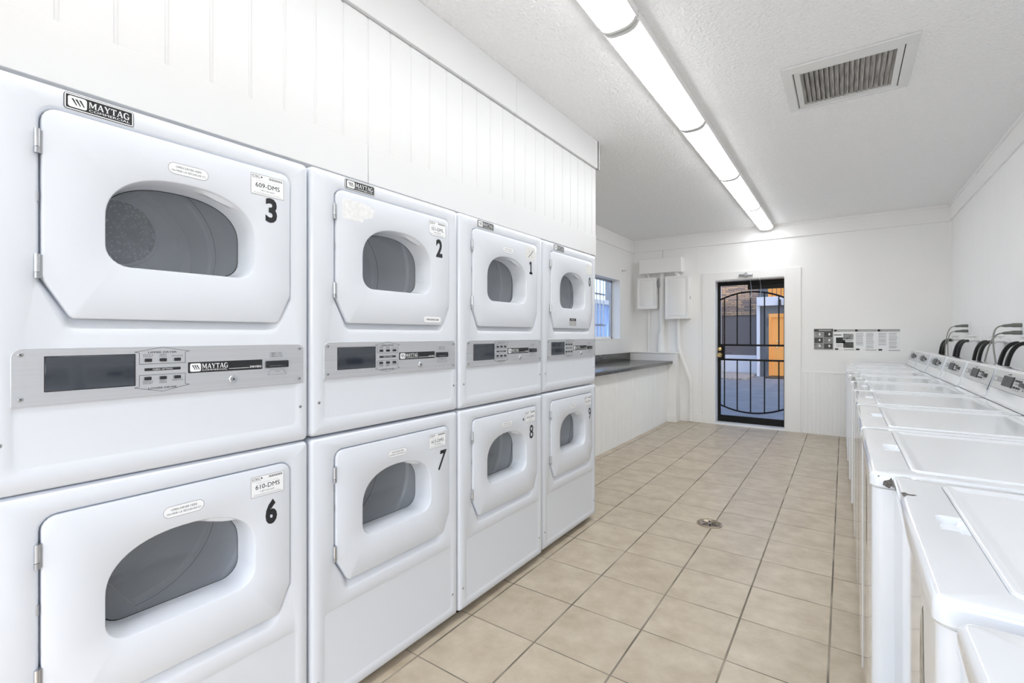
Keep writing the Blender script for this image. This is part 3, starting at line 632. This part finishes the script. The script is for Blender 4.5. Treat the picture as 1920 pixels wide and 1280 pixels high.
q = MB(); q.plate(YZ(rpoly(rect(.520, .602, UD + .348, UD + .408), .002, 2), .0049), [], M['oldlabel'], (1, 0, 0)); tag(q.build('identification_sticker', uppers[3]), 'blank grey worn sticker')
q = MB(); q.rbox(.0045, .0052, .300, .385, UD + .018, UD + .062, M['band'], .0003, 1); q.box(.0052, .0054, .303, .382, UD + .046, UD + .059, M['ink'])
q.text('IMPORTANT', (.0054, .318, UD + .0495), U_, V_, .048, .006, M['label'])
for k in range(5): q.box(.0052, .0054, .304, .381, UD + .021 + k * .005, UD + .0235 + k * .005, M['overlay'])
tag(q.build('warning_sticker', uppers[3], merge=False), 'small dark grey printed notice')
# crumpled white bag behind the end of the row
q = MB(); ls = []
for i in range(9):
    z = .08 + i * .055; rr_ = .075 * math.sin(math.pi * (i + .6) / 9.4) ** .5
    ls.append([(-1.50 + (rr_ + random.uniform(-.006, .006)) * math.cos(2 * math.pi * k / 14) * 1.0, 2.93 + .035 * math.sin(2 * math.pi * k / 14) * (rr_ / .075) , z) for k in range(14)])
q.loops(ls, M['label'], True, True, True); tag(q.build('plastic_bag', loc=(0, 0, -.08), angle=20), 'crumpled white bag on the floor beyond the last dryer, beside number 9', 'bag')

# ================================================================== WASHERS
WW, WD, WT = .662, .70, .88
ENW = M['enamel_w']
CA, CB = Vector((.548, .885)), Vector((.590, 1.031))     # console face bottom / top in (x,z), local x
def cpt(y, t, lift=0.0):
    p = CA + (CB - CA) * t; n = Vector((-(CB - CA).y, (CB - CA).x)).normalized() * lift; return (p.x + n.x, y, p.y + n.y)
def make_washer():
    t_ = thing('washing_machine', None, 'washing machine', (0, 0, 0), 'row of top loading washing machines')
    q = MB(); P = rect(.006, WW - .006, .02, .842)
    # cabinet with rounded vertical edges (plan profile extruded)
    plan = rpoly(rect(.004, WD, .004, WW - .004), .022, 5)
    q.loops([XY(plan, .03), XY(plan, .842)], ENW, cap0=True, cap1=True)
    q.build('cabinet', t_)
    for y in (.06, WW - .06):
        f_ = MB(); f_.tube([(.06, y, 0), (.06, y, .03)], .02, M['rubber'], 12); f_.build('foot', t_)
    # worktop
    tp = lambda d, z: XY(rpoly(rect(0, WD, 0, WW), .020, 5, d=d), z)
    q = MB(); LO = rect(.078, .500, .048, WW - .048); lo_ = lambda d, z: XY(rpoly(LO, .022, 5, d=d), z)
    q.loops([tp(.004, .843), tp(0, .848), tp(0, .868), tp(.002, .8745), tp(.006, .8785), tp(.012, WT)], ENW, cap0=True)
    nt_ = [(.042, WW * .5 - .047), (.0779, WW * .5 - .047), (.0779, WW * .5 + .047), (.042, WW * .5 + .047)]; nr = [.01, .001, .001, .01]
    nl = lambda d, z, m_=0: XY(rpoly(inset(nt_, d) if d else nt_, nr, 4), z)
    q.plate(tp(.012, WT), [lo_(0, WT), nl(.0, WT)], ENW, (0, 0, 1))
    q.loops([nl(0, WT), nl(.002, WT - .004), nl(.007, WT - .012)], ENW); q.plate(nl(.007, WT - .012), [], ENW, (0, 0, 1))
    q.loops([lo_(0, WT), lo_(.0012, WT - .006)], ENW); q.build('worktop', t_)
    # lid: low raised rim and shallow dished centre
    q = MB(); q.loops([lo_(.0012, WT - .008), lo_(.0014, WT), lo_(.004, WT + .0030), lo_(.009, WT + .0040), lo_(.015, WT + .0030), lo_(.024, WT - .0005), lo_(.032, WT - .0015)], M['enamel_lid'])
    q.plate(lo_(.032, WT - .0015), [], M['enamel_lid'], (0, 0, 1)); q.build('lid', t_)
    # console
    pr = [(.540, .8805), (.541, .886)] + [(CA.x + (CB.x - CA.x) * k, CA.y + (CB.y - CA.y) * k) for k in (.02, .37, .96)] + [(CB.x + .002, CB.y + .002), (CB.x + .008, CB.y + .006), (.638, 1.041), (.646, 1.038), (.648, 1.03), (.648, .8805)]
    q = MB(); ys = [(.004, .93), (.0055, .985), (.010, 1.0), (WW - .010, 1.0), (WW - .0055, .985), (WW - .004, .93)]
    cx_, cz_ = .63, .94
    q.loops([[(cx_ + (x - cx_) * (1 - (1 - k) * .12), y, max(.8805, cz_ + (z - cz_) * (1 - (1 - k) * .12))) for x, z in pr] for y, k in ys], ENW, cap0=True, cap1=True)
    con = q.build('console', t_)
    q = MB(); q.box(.536, .545, .006, WW - .006, WT - .001, WT + .0012, M['greyink']); q.build('console_seam', con)
    q = MB(); m = M['overlay']
    q.add([cpt(.014, .38, .0006), cpt(WW - .014, .38, .0006), cpt(WW - .014, .985, .0006), cpt(.014, .985, .0006)], [(0, 1, 2, 3)], m)
    q.add([cpt(.014, .372, .0009), cpt(WW - .014, .372, .0009), cpt(WW - .014, .382, .0009), cpt(.014, .382, .0009)], [(0, 1, 2, 3)], M['greyink'])
    F_ = lambda a, b, t0, t1, mm, li=.0012: q.add([cpt(WW - b, t0, li), cpt(WW - a, t0, li), cpt(WW - a, t1, li), cpt(WW - b, t1, li)], [(0, 1, 2, 3)], mm)
    # distance from the far end a..b
    F_(.02, .19, .60, .77, M['band'], .0010); F_(.028, .08, .63, .74, M['overlay'])
    q.add([cpt(WW - .29, .885, .0012), cpt(WW - .215, .875, .0012), cpt(WW - .28, .925, .0012)], [(0, 1, 2)], M['ink'])
    for r_ in range(2):
        for k in range(3): F_(.376 + k * .036, .396 + k * .036, (.84, .475)[r_], (.855, .49)[r_], M['greyink'])
    F_(.38, .458, .645, .695, M['band']); F_(.51, .525, .52, .55, M['ink']); F_(.50, .53, .83, .845, M['greyink'])
    q.build('overlay', con, merge=False)
    def blk(a, b, t0, t1, mm, th, name):
        q = MB(); L0 = [cpt(WW - b, t0, 0), cpt(WW - a, t0, 0), cpt(WW - a, t1, 0), cpt(WW - b, t1, 0)]; L1 = [cpt(WW - b + .0008, t0 + .005, th), cpt(WW - a - .0008, t0 + .005, th), cpt(WW - a - .0008, t1 - .005, th), cpt(WW - b + .0008, t1 - .005, th)]
        q.loops([L0, L1], mm, cap1=True); q.build(name, con)
    blk(.19, .343, .52, .845, M['photo'], .004, 'display_window'); blk(.344, .354, .51, .855, M['ink'], .0045, 'display_edge')
    for k in range(3):
        blk(.374 + k * .036, .396 + k * .036, .735, .80, M['dark'], .004, 'push_button'); blk(.374 + k * .036, .396 + k * .036, .53, .595, M['dark'], .004, 'push_button')
    blk(.482, .555, .62, .75, M['photo'], .012, 'card_slot')
    return t_
wfar = [.735, 1.399, 2.063, 2.727, 3.39, 4.055, 4.72, 5.39, 6.08, 6.76]; wx = [.103, .090, .050, .048, .048, .046, .038, .030, .022, .018]
wlab = ['white top loading washing machine nearest the camera at the bottom right corner', 'white top loading washing machine second from the camera, chipped paint on its front edge',
        'white top loading washing machine third from the camera, dark chip at its front corner', 'white top loading washing machine fourth from the camera',
        'white top loading washing machine with the largest console at the right edge', 'white top loading washing machine whose console stands with a gap before the nearest console',
        'white top loading washing machine sixth from the camera, mid row', 'white top loading washing machine fourth from the far wall', 'white top loading washing machine second from the far wall', '']
wlab[4] = 'white top loading washing machine fifth from the camera, its console cut by the right edge'
wlab[5] = 'white top loading washing machine sixth from the camera, gap shade painted beside its console'
wlab[6] = 'white top loading washing machine fourth from the far wall, seventh from the camera'
wlab[7] = 'white top loading washing machine third from the far wall'
wlab[8] = 'white top loading washing machine second from the far wall'
wlab[9] = 'white top loading washing machine last in the row, touching the far wall'
wa0 = make_washer(); washers = []
for i in range(10):
    o = wa0 if i == 0 else copy_tree(wa0); o.location = (wx[i], wfar[i] - WW * (.945 if i == 1 else 1), 0); o.scale = (1, .945 if i == 1 else 1, 1); o['label'] = wlab[i]; washers.append(o)
def chip(par, pts, z=WT + .0006, name='paint_chip'):
    q = MB(); q.plate([(a, b, z) for a, b in pts], [], M['chip'], (0, 0, 1)); q.build(name, par)
chip(washers[1], [(.005, .50), (.012, .505), (.018, .495), (.03, .498), (.024, .487), (.014, .488), (.007, .47)])
chip(washers[1], [(.19, .315), (.215, .31), (.23, .306), (.215, .303)])
def chipf(par, pts, y=-.0006):
    q = MB(); q.plate([(a, y, b) for a, b in pts], [], M['chip'], (0, -1, 0)); q.build('paint_chip', par)
chipf(washers[2], [(.026, .862), (.036, .866), (.040, .872), (.044, .856), (.036, .846), (.024, .852)]); chipf(washers[2], [(.014, .872), (.019, .873), (.017, .869)])
q = MB(); q.add([cpt(.013, .22, .0016), cpt(.001, .25, .0016), cpt(.0005, .92, .0016), cpt(.009, .55, .0016)], [(3, 2, 1, 0)], M['ink']); q.build('console_gap_shade', washers[5])  # black sliver painted for the shade between two consoles
# worn patches on the front faces
for i, yy in ((1, .13), (2, .30)):
    q = MB(); q.plate([(.0034, yy + a, .70 + b) for a, b in [(0, -.11), (.03, -.10), (.042, .0), (.036, .08), (.01, .11), (-.006, .0)]], [], M['wear'], (-1, 0, 0)); q.build('worn_patch', washers[i])

# ================================================================== HOSES, VALVES, OUTLETS
hl = ['nearest pair', 'second pair from the right edge', 'third pair from the right edge', 'pair closest to the far wall']
hp = ['pair at the right edge', 'second pair from the right edge', 'third pair from the right edge', 'pair nearest the far wall']
def bez(p0, p1, p2, p3, n=14):
    p0, p1, p2, p3 = map(Vector, (p0, p1, p2, p3)); return [p0 * (1 - t) ** 3 + p1 * 3 * t * (1 - t) ** 2 + p2 * 3 * t * t * (1 - t) + p3 * t ** 3 for t in [k / n for k in range(n + 1)]]
for i, y in enumerate((4.02, 4.80, 5.60, 6.40)):
    v_ = thing('water_valve', 'white painted valve pair on the right wall, ' + hl[i], 'valve', (XR, y, 1.16), 'washing machine supply valves')
    q = MB(); q.rbox(-.022, 0, -.13, .13, -.012, .012, M['pvc'], .004, 1); q.tube([(-.012, 0, -.9), (-.012, 0, 0)], .011, M['pvc'], 10); q.build('manifold', v_)
    for s_ in (-1, 1):
        q = MB(); yy = s_ * .075; q.tube([(0, yy, 0), (-.055, yy, 0), (-.075, yy, -.004)], [.013, .013, .015], M['pvc'], 10); q.tube([(-.035, yy, 0), (-.042, yy, .03)], .007, M['pvc'], 8); b_ = q.build('valve_body', v_)
        q = MB()
        for k in range(8):
            a = 2 * math.pi * k / 8; q.rbox(-.056 + .018 * math.cos(a), -.036 + .018 * math.cos(a), yy + .018 * math.sin(a) - .006, yy + .018 * math.sin(a) + .006, .028, .038, M['pvc'], .002, 1)
        q.tube([(-.046, yy, .026), (-.046, yy, .038)], .016, M['pvc'], 12); q.build('valve_handle', b_)
        h = MB(); yb = y + yy; off_ = (-.14, -.25, -.32, -.42)[i]
        P = bez((XR - .075, yb, 1.150), (XR - .135, yb + off_ * .3, 1.165), (XR - .19, yb + off_ * .9, 1.10), (XR - .198, yb + off_, .93))
        h.tube(P, .0112, M['rubber'], 12); h.tube([P[0], P[1]], .017, M['dullsteel'] if i == 3 else M['pvc'], 12)
        
        ho = h.build('supply_hose'); tag(ho, 'black rubber hose behind the washers, %s one of the %s' % (('right', 'left')[s_ > 0], hp[i]), 'hose', 'black washing machine supply hoses')
for i, (y, zc, w1) in enumerate(((4.385, 1.24, .0046), (6.0, 1.262, .0038))):
    nm = ('near the right edge of the photo', 'close to the far wall')[i]
    o_ = thing('power_outlet', 'white wall outlet with two grey plugs, ' + nm, 'outlet', (XR, y, zc), 'outlets above the washing machines')
    q = MB(); q.rbox(-.007, 0, -.036, .036, -.058, .058, M['label'], .002, 1); q.build('cover_plate', o_)
    for k, dz_ in enumerate((.024, -.024)):
        p = thing('power_plug', 'grey plug and cord, %s of the outlet %s' % (('upper', 'lower')[k], nm), 'plug', (XR, y, zc + dz_), 'grey plugs in the wall outlets')
        q = MB(); q.tube([(-.007, 0, 0), (-.045, 0, 0), (-.060, 0, -.001), (-.085, 0, -.003), (-.098, 0, -.004)], [.0135, .0135, .0105, .0095, .006], M['plug'], 12); q.build('plug_body', p)
        z_ = dz_ + zc; e = ((XR - .17, y - .05 + .0, .93), (XR - .16, y - .38, .93))[k] if i == 0 else ((XR - .175, y - .05, .93), (XR - .175, y - .28, .93))[k]
        if i == 0 and k == 1: e = (XR - .19, y + .02, .93)
        if i == 0 and k == 0: e = (XR - .165, y - .28, .93)
        e = (e[0] - XR, e[1] - y, e[2] - z_)
        q = MB(); q.tube(bez((-.096, 0, -.004), (-.15, 0, -.006), (-.165, e[1] * .3, -.10), e, 16), w1, M['cord'], 8); q.build('power_cord', p)

# ================================================================== COUNTER AND LEFT ALCOVE
CY0 = 3.14
cf = MB(); grooved(cf, (-2.012, 6.66, 0), (0, -1, 0), (0, 0, 1), (1, 0, 0), 6.66 - CY0, .805, .048, .02, .010, .004, M['paint']); cf.box(-2.04, -2.017, CY0, 6.66, 0, .805, M['paint'])
tag(cf.build('counter_front'), 'white beadboard panel closing the front under the dark counter', 'panel')
ct_ = thing('countertop', 'dark grey laminate folding counter along the left wall beneath the window', 'countertop', (0, 0, 0))
q = MB(); q.rbox(XL + .004, -1.935, CY0 + .003, 6.655, .805, .843, M['counter'], .006, 2); q.build('worktop', ct_)
q = MB(); q.rbox(XL + .002, XL + .022, CY0 + .003, 6.655, .840, .948, M['counter'], .003, 2); q.build('backsplash', ct_)
lg = MB(); lg.rbox(XL + .002, -1.89, 6.66, YF - .001, 0, .945, M['paint'], .002, 1); lg.rbox(XL + .002, -1.878, 6.650, YF - .001, .945, .957, M['trim'], .003, 1); lg.rbox(-2.028, -1.884, 6.650, 6.662, 0, .10, M['trim'], .002, 1); lg.rbox(-2.028, -1.975, 6.655, 6.662, .1, .80, M['trim'], .001, 1)
struct(lg, 'wall_ledge')

# ================================================================== ELECTRICAL BOXES AND CONDUIT
b = MB(); b.rbox(-2.432, -1.833, 6.70, YF - .004, 2.078, 2.285, M['trim'], .004, 1)
tag(b.build('junction_box'), 'long white sheet metal wiring trough above the two electrical panels', 'electrical box')
def panel(name, x0, x1, z0, z1, label, d=.14, latch=None):
    t_ = thing(name, label, 'electrical panel', ((x0 + x1) / 2, YF, z0)); cx = (x0 + x1) / 2; ym = -d
    q = MB(); q.rbox(x0 - cx, x1 - cx, ym + .012, -.006, 0, z1 - z0, M['trim'], .004, 1); q.build('box', t_)
    q = MB(); P = rect(x0 - cx - .003, x1 - cx + .001, -.003, z1 - z0 + .003); f2 = lambda dd, y: XZ(rpoly(P, .006, 3, d=dd), y)
    q.loops([f2(0, ym + .013), f2(0, ym), f2(.002, ym - .002), f2(.028, ym - .002), f2(.032, ym + .003), f2(.044, ym + .003), f2(.048, ym + .001)], M['trim']); q.plate(f2(.048, ym + .001), [], M['trim'], (0, -1, 0)); q.build('panel_door', t_)
    if latch == 'lock':
        q = MB(); xx = x1 - cx; q.tube([(xx + .004, -.09, .34), (xx + .022, -.092, .36), (xx + .022, -.092, .385), (xx + .004, -.09, .39)], .0045, M['steel'], 8); q.rbox(xx + .004, xx + .03, -.105, -.082, .305, .345, M['dullsteel'], .004, 2); q.build('padlock', t_)
        q = MB(); q.rbox(xx, xx + .008, -.11, -.07, .33, .40, M['dullsteel'], .002, 1); q.build('hasp', t_)
    else:
        q = MB(); xx = x1 - cx; q.rbox(xx - .001, xx + .006, -.07, -.055, .27, .31, M['dullsteel'], .002, 1); q.build('latch', t_)
        q = MB(); q.rbox(-.02, .02, ym - .008, ym + .0, .004, .016, M['trim'], .002, 1); q.build('pull_tab', t_)
    return t_
panel('electrical_panel', -2.458, -2.186, 1.575, 2.012, 'smaller white electrical panel with a padlock beside the thick pipe', .15, 'lock')
panel('electrical_panel', -2.054, -1.739, 1.426, 2.015, 'larger white electrical panel above the bent conduit', .15, None)
def pipe(pts, r, label, extra=None):
    q = MB(); q.tube(pts, r, M['pvc'], 16)
    if extra: extra(q)
    tag(q.build('conduit'), label, 'pipe')
yp = YF - .05
pipe([(-2.13, yp, .957), (-2.13, yp, 2.078)], .038, 'thick white vertical conduit between the two electrical panels', lambda q: (q.tube([(-2.138, yp, .958), (-2.138, yp, 1.19), (-2.136, yp, 1.235)], [.054, .054, .04], M['pvc'], 16)))
pipe([(-2.327, yp + .02, .957), (-2.327, yp + .02, 1.575)], .020, 'thin white conduit dropping from the padlocked panel to the ledge')
def hooks(q): pass
bp = [(-1.899, yp, 1.426), (-1.899, yp, 1.13)] + bez((-1.899, yp, 1.10), (-1.897, yp, 1.0), (-1.86, yp, .92), (-1.83, yp, .83), 6) + [(-1.77, yp, .66)] + bez((-1.755, yp, .62), (-1.735, yp, .57), (-1.730, yp, .52), (-1.730, yp, .46), 5) + [(-1.730, yp, .175), (-1.732, yp, .012)]
pipe(bp, .027, 'bent white conduit running down the wall from the larger panel to the floor')
pipe([(-2.33, yp - .02, 2.076), (-2.322, yp - .02, 2.05), (-2.30, yp - .015, 2.018)], .02, 'short white elbow joining the trough to the padlocked panel')
pipe([(-1.93, yp - .02, 2.076), (-1.915, yp - .02, 2.05), (-1.89, yp - .015, 2.02)], .026, 'short white elbow joining the trough to the larger panel')
wr_ = MB(); wr_.tube([(-2.13, YF - .02, 2.285), (-2.128, YF - .01, 2.415)], .003, M['dullsteel'], 6); tag(wr_.build('wire'), 'thin wire rising from the wiring trough to the ceiling board', 'wire')

# ================================================================== FLOOR DRAIN
dn = thing('floor_drain', 'round rusty metal floor drain set in the beige tiles', 'drain', (-.70, 3.205, 0))
q = MB(); ring = lambda r, z: [(r * math.cos(2 * math.pi * k / 32), r * math.sin(2 * math.pi * k / 32), z) for k in range(32)]
rust = speckled('rusty_steel', (.14, .12, .10), (.50, .40, .28), 30, .35, metal=.7)
q.loops([ring(.077, 0), ring(.075, .004), ring(.064, .005), ring(.060, .002)], rust); q.plate(ring(.060, .002), [], rust, (0, 0, 1)); q.build('rim', dn)
q = MB()
for k in range(6):
    a = R(60 * k + 15); q.box(-.004, .004, .012, .045, .0022, .0032, M['void']); vv = q.v[-8:]; q.v[-8:] = [(x * math.cos(a) - y * math.sin(a), x * math.sin(a) + y * math.cos(a), z) for x, y, z in vv]
q.tube([(0, 0, .002), (0, 0, .005)], .006, M['steel'], 10); q.build('slots', dn)

# ================================================================== POSTERS
def poster(x0, x1, z0, z1, label, fn):
    t_ = MB(); y = YF - .0035 - .0; t_.box(x0, x1, y, YF - .0005, z0, z1, M['label'])
    u = lambda a: x0 + (x1 - x0) * a; v_ = lambda b: z0 + (z1 - z0) * b
    B = lambda a0, a1, b0, b1, m, l=.0006: t_.box(u(a0), u(a1), y - l, y, v_(b0), v_(b1), m)
    fn(B, t_, u, v_, y); tag(t_.build('poster', merge=False), label, 'poster', 'instruction posters on the far wall')
def p1(B, t_, u, v_, y):
    B(0, 1, 0, 1, M['band'], .0003); B(0, 1, .86, 1, M['photo']); B(.25, .9, .91, .95, M['overlay'], .0009)
    for r_, b0 in enumerate((.60, .32, .04)):
        for c_ in range(2):
            B(.03 + .5 * c_, .46 + .5 * c_, b0, b0 + .25, M['photo2'] if (r_ + c_) % 2 == 0 else M['photo'])
            t_.add([(u(.3 + .5 * c_ + .05 * math.cos(a)), y - .0012, v_(b0 + .14 + .06 * math.sin(a))) for a in [k * math.pi / 4 for k in range(8)]], [tuple(range(8))], M['label'])
def hdr(B, t_, u, v_, y):
    B(0, .14, .88, .985, M['ink']); B(.15, 1, .88, .985, M['band']); B(.22, .95, .915, .945, M['overlay'], .0009); B(.05, .22, .0, .07, M['ink']); B(.5, 1, .0, .03, M['band'])
def p2(B, t_, u, v_, y):
    hdr(B, t_, u, v_, y); B(0, .38, .70, .74, M['photo']); B(.10, .45, .32, .60, M['ink']); B(.44, .56, .32, .48, M['ink']); B(.46, .96, .50, .78, M['photo2']); B(.46, .96, .10, .38, M['photo']); B(.57, .93, .42, .47, M['faint'])
    for k in range(4): B(.12, .42, .26 - k * .04, .275 - k * .04, M['faint'])
def cols(a, b, seed):
    def f_(B, t_, u, v_, y):
        hdr(B, t_, u, v_, y); rnd = random.Random(seed)
        for c_ in range(2):
            z = .82; 
            while z > (.22, .08)[c_]:
                B(.05 + .47 * c_, (.43 + .47 * c_) - rnd.uniform(0, .08), z - .013, z, M['faint']); z -= .026 if rnd.random() > .22 else .045
    return f_
poster(-.298, -.103, 1.026, 1.275, 'dark poster of six photographs, leftmost of the four wall posters', p1)
poster(-.096, .101, 1.026, 1.270, 'poster with two grey pictures and a black box, second of four from the left', p2)
poster(.106, .308, 1.026, 1.270, 'text-only poster with two columns, third of four from the left', cols(0, 0, 3))
poster(.314, .515, 1.024, 1.270, 'text-only poster with two columns, rightmost of the four wall posters', cols(0, 0, 9))

# ================================================================== OUTSIDE
us = MB(); us.box(XL - .3, 9, YB - .14, YF + .25, CEIL + .12, 15.5, M['greywall']); struct(us, 'wall_unseen_sun_block')  # unseen tall block, added to keep the courtyard out of the sun
g = MB(); g.box(-14, 10, YF + .2, 14.35, -.14, -.03, M['concrete']); g.box(-14, 10, 14.35, 40, -.14, -.035, M['concrete']); g.box(-14, 12, -14, YB - .14, -.14, -.03, M['concrete']); g.box(-14, XL - .14, YB - .14, YF + .2, -.14, -.03, M['concrete']); struct(g, 'ground')
g = MB(); g.box(-3.3, -2.2, 14.4, 16.85, -.034, .0, M['gravel']); tag(g.build('gravel_bed'), 'strip of tan gravel below the stone-faced building outside', 'gravel', kind='stuff')
bl = thing('building', 'building outside with stone veneer above a dark shade screen and white base', 'building', (-3, 17, 0))
def P_(name, x0, x1, y0, y1, z0, z1, m, par=None, r=.01):
    q = MB(); q.rbox(x0, x1, y0, y1, z0, z1, m, r, 1); return q.build(name, par)
def L_(par, name, x0, x1, y0, y1, z0, z1, m):
    l0 = par.location; return P_(name, x0 - l0.x, x1 - l0.x, y0 - l0.y, y1 - l0.y, z0 - l0.z, z1 - l0.z, m, par)
L_(bl, 'stone_veneer', -3.9, -2.17, 17.0, 17.3, 1.83, 4.6, M['stone']); L_(bl, 'shade_screen', -3.9, -2.25, 17.04, 17.2, .55, 1.83, M['shade']); L_(bl, 'base_wall', -3.9, -2.17, 17.0, 17.3, -.04, .55, M['whitewall'])
L_(bl, 'corner_post', -3.46, -3.33, 16.88, 17.0, -.04, 4.6, M['whitewall']); L_(bl, 'side_wall', -7.5, -3.9, 17.0, 17.3, -.04, 4.6, M['greywall'])
b2 = thing('building', 'grey building outside with an orange door and an orange balcony rail', 'building', (-1, 16, 0))
L_(b2, 'wall', -2.08, 3.0, 16.0, 16.3, -.04, 2.08, M['greywall']); L_(b2, 'corner_post', -2.15, -2.06, 15.93, 16.0, -.04, 2.33, M['whitewall']); L_(b2, 'fascia', -2.14, 3.0, 15.85, 16.1, 2.07, 2.33, M['whitewall'])
L_(b2, 'upper_wall', -2.14, 3.0, 16.35, 16.5, 2.33, 4.6, M['greywall'])
dd = L_(b2, 'door', -1.80, -.85, 15.93, 16.0, .0, 1.83, M['orange'])
q = MB()
for (a0, a1, z0_, z1_) in [(-.85, .10, 1.72, 1.83), (-.85, -.75, 0, 1.719)]: q.box(a0 + .03, a1 + .0, -.10, -.07, z0_, z1_, M['orange'])
q.build('door_trim', dd).location = (0, 0, 0)
q = MB(); q.tube([(-.60, -.08, .85), (-.60, -.13, .85)], .03, M['brass'], 10); q.tube([(-.60, -.08, 1.02), (-.60, -.10, 1.02)], .025, M['brass'], 10); q.build('door_knob', dd)
L_(b2, 'wall_lamp', -1.56, -1.50, 15.8, 15.86, 2.05, 2.24, M['dark'])
rb = L_(b2, 'balcony_rail', -1.84, 3.0, 15.9, 15.94, 3.05, 3.12, M['orange'])
q = MB()
for k in range(34): x = -.84 + k * .115; q.rbox(x, x + .10, -.10, -.07, 2.33, 3.06, M['orange'], .004, 1)
q.build('baluster_boards', rb)
dmt = MB(); dmt.rbox(-1.86, -1.1, 15.3, 15.75, -.03, -.01, M['rubber'], .005, 1); tag(dmt.build('doormat'), 'dark doormat on the ground before the orange door outside', 'doormat')
sb = thing('building', 'blue-grey sided building seen through the barred side window', 'building', (-6.5, 6, 0))
L_(sb, 'wall', -6.8, -6.5, 2, 16.5, -.04, 2.2, M['bluewall'])
q = MB()
for k in range(48): q.box(0, .03, -4 + k * .3, -3.96 + k * .3, 0, 2.2, M['bluewall'])
q.build('siding_batten', sb); L_(sb, 'fascia', -6.85, -6.4, 2, 16.5, 2.2, 2.34, M['whitewall'])
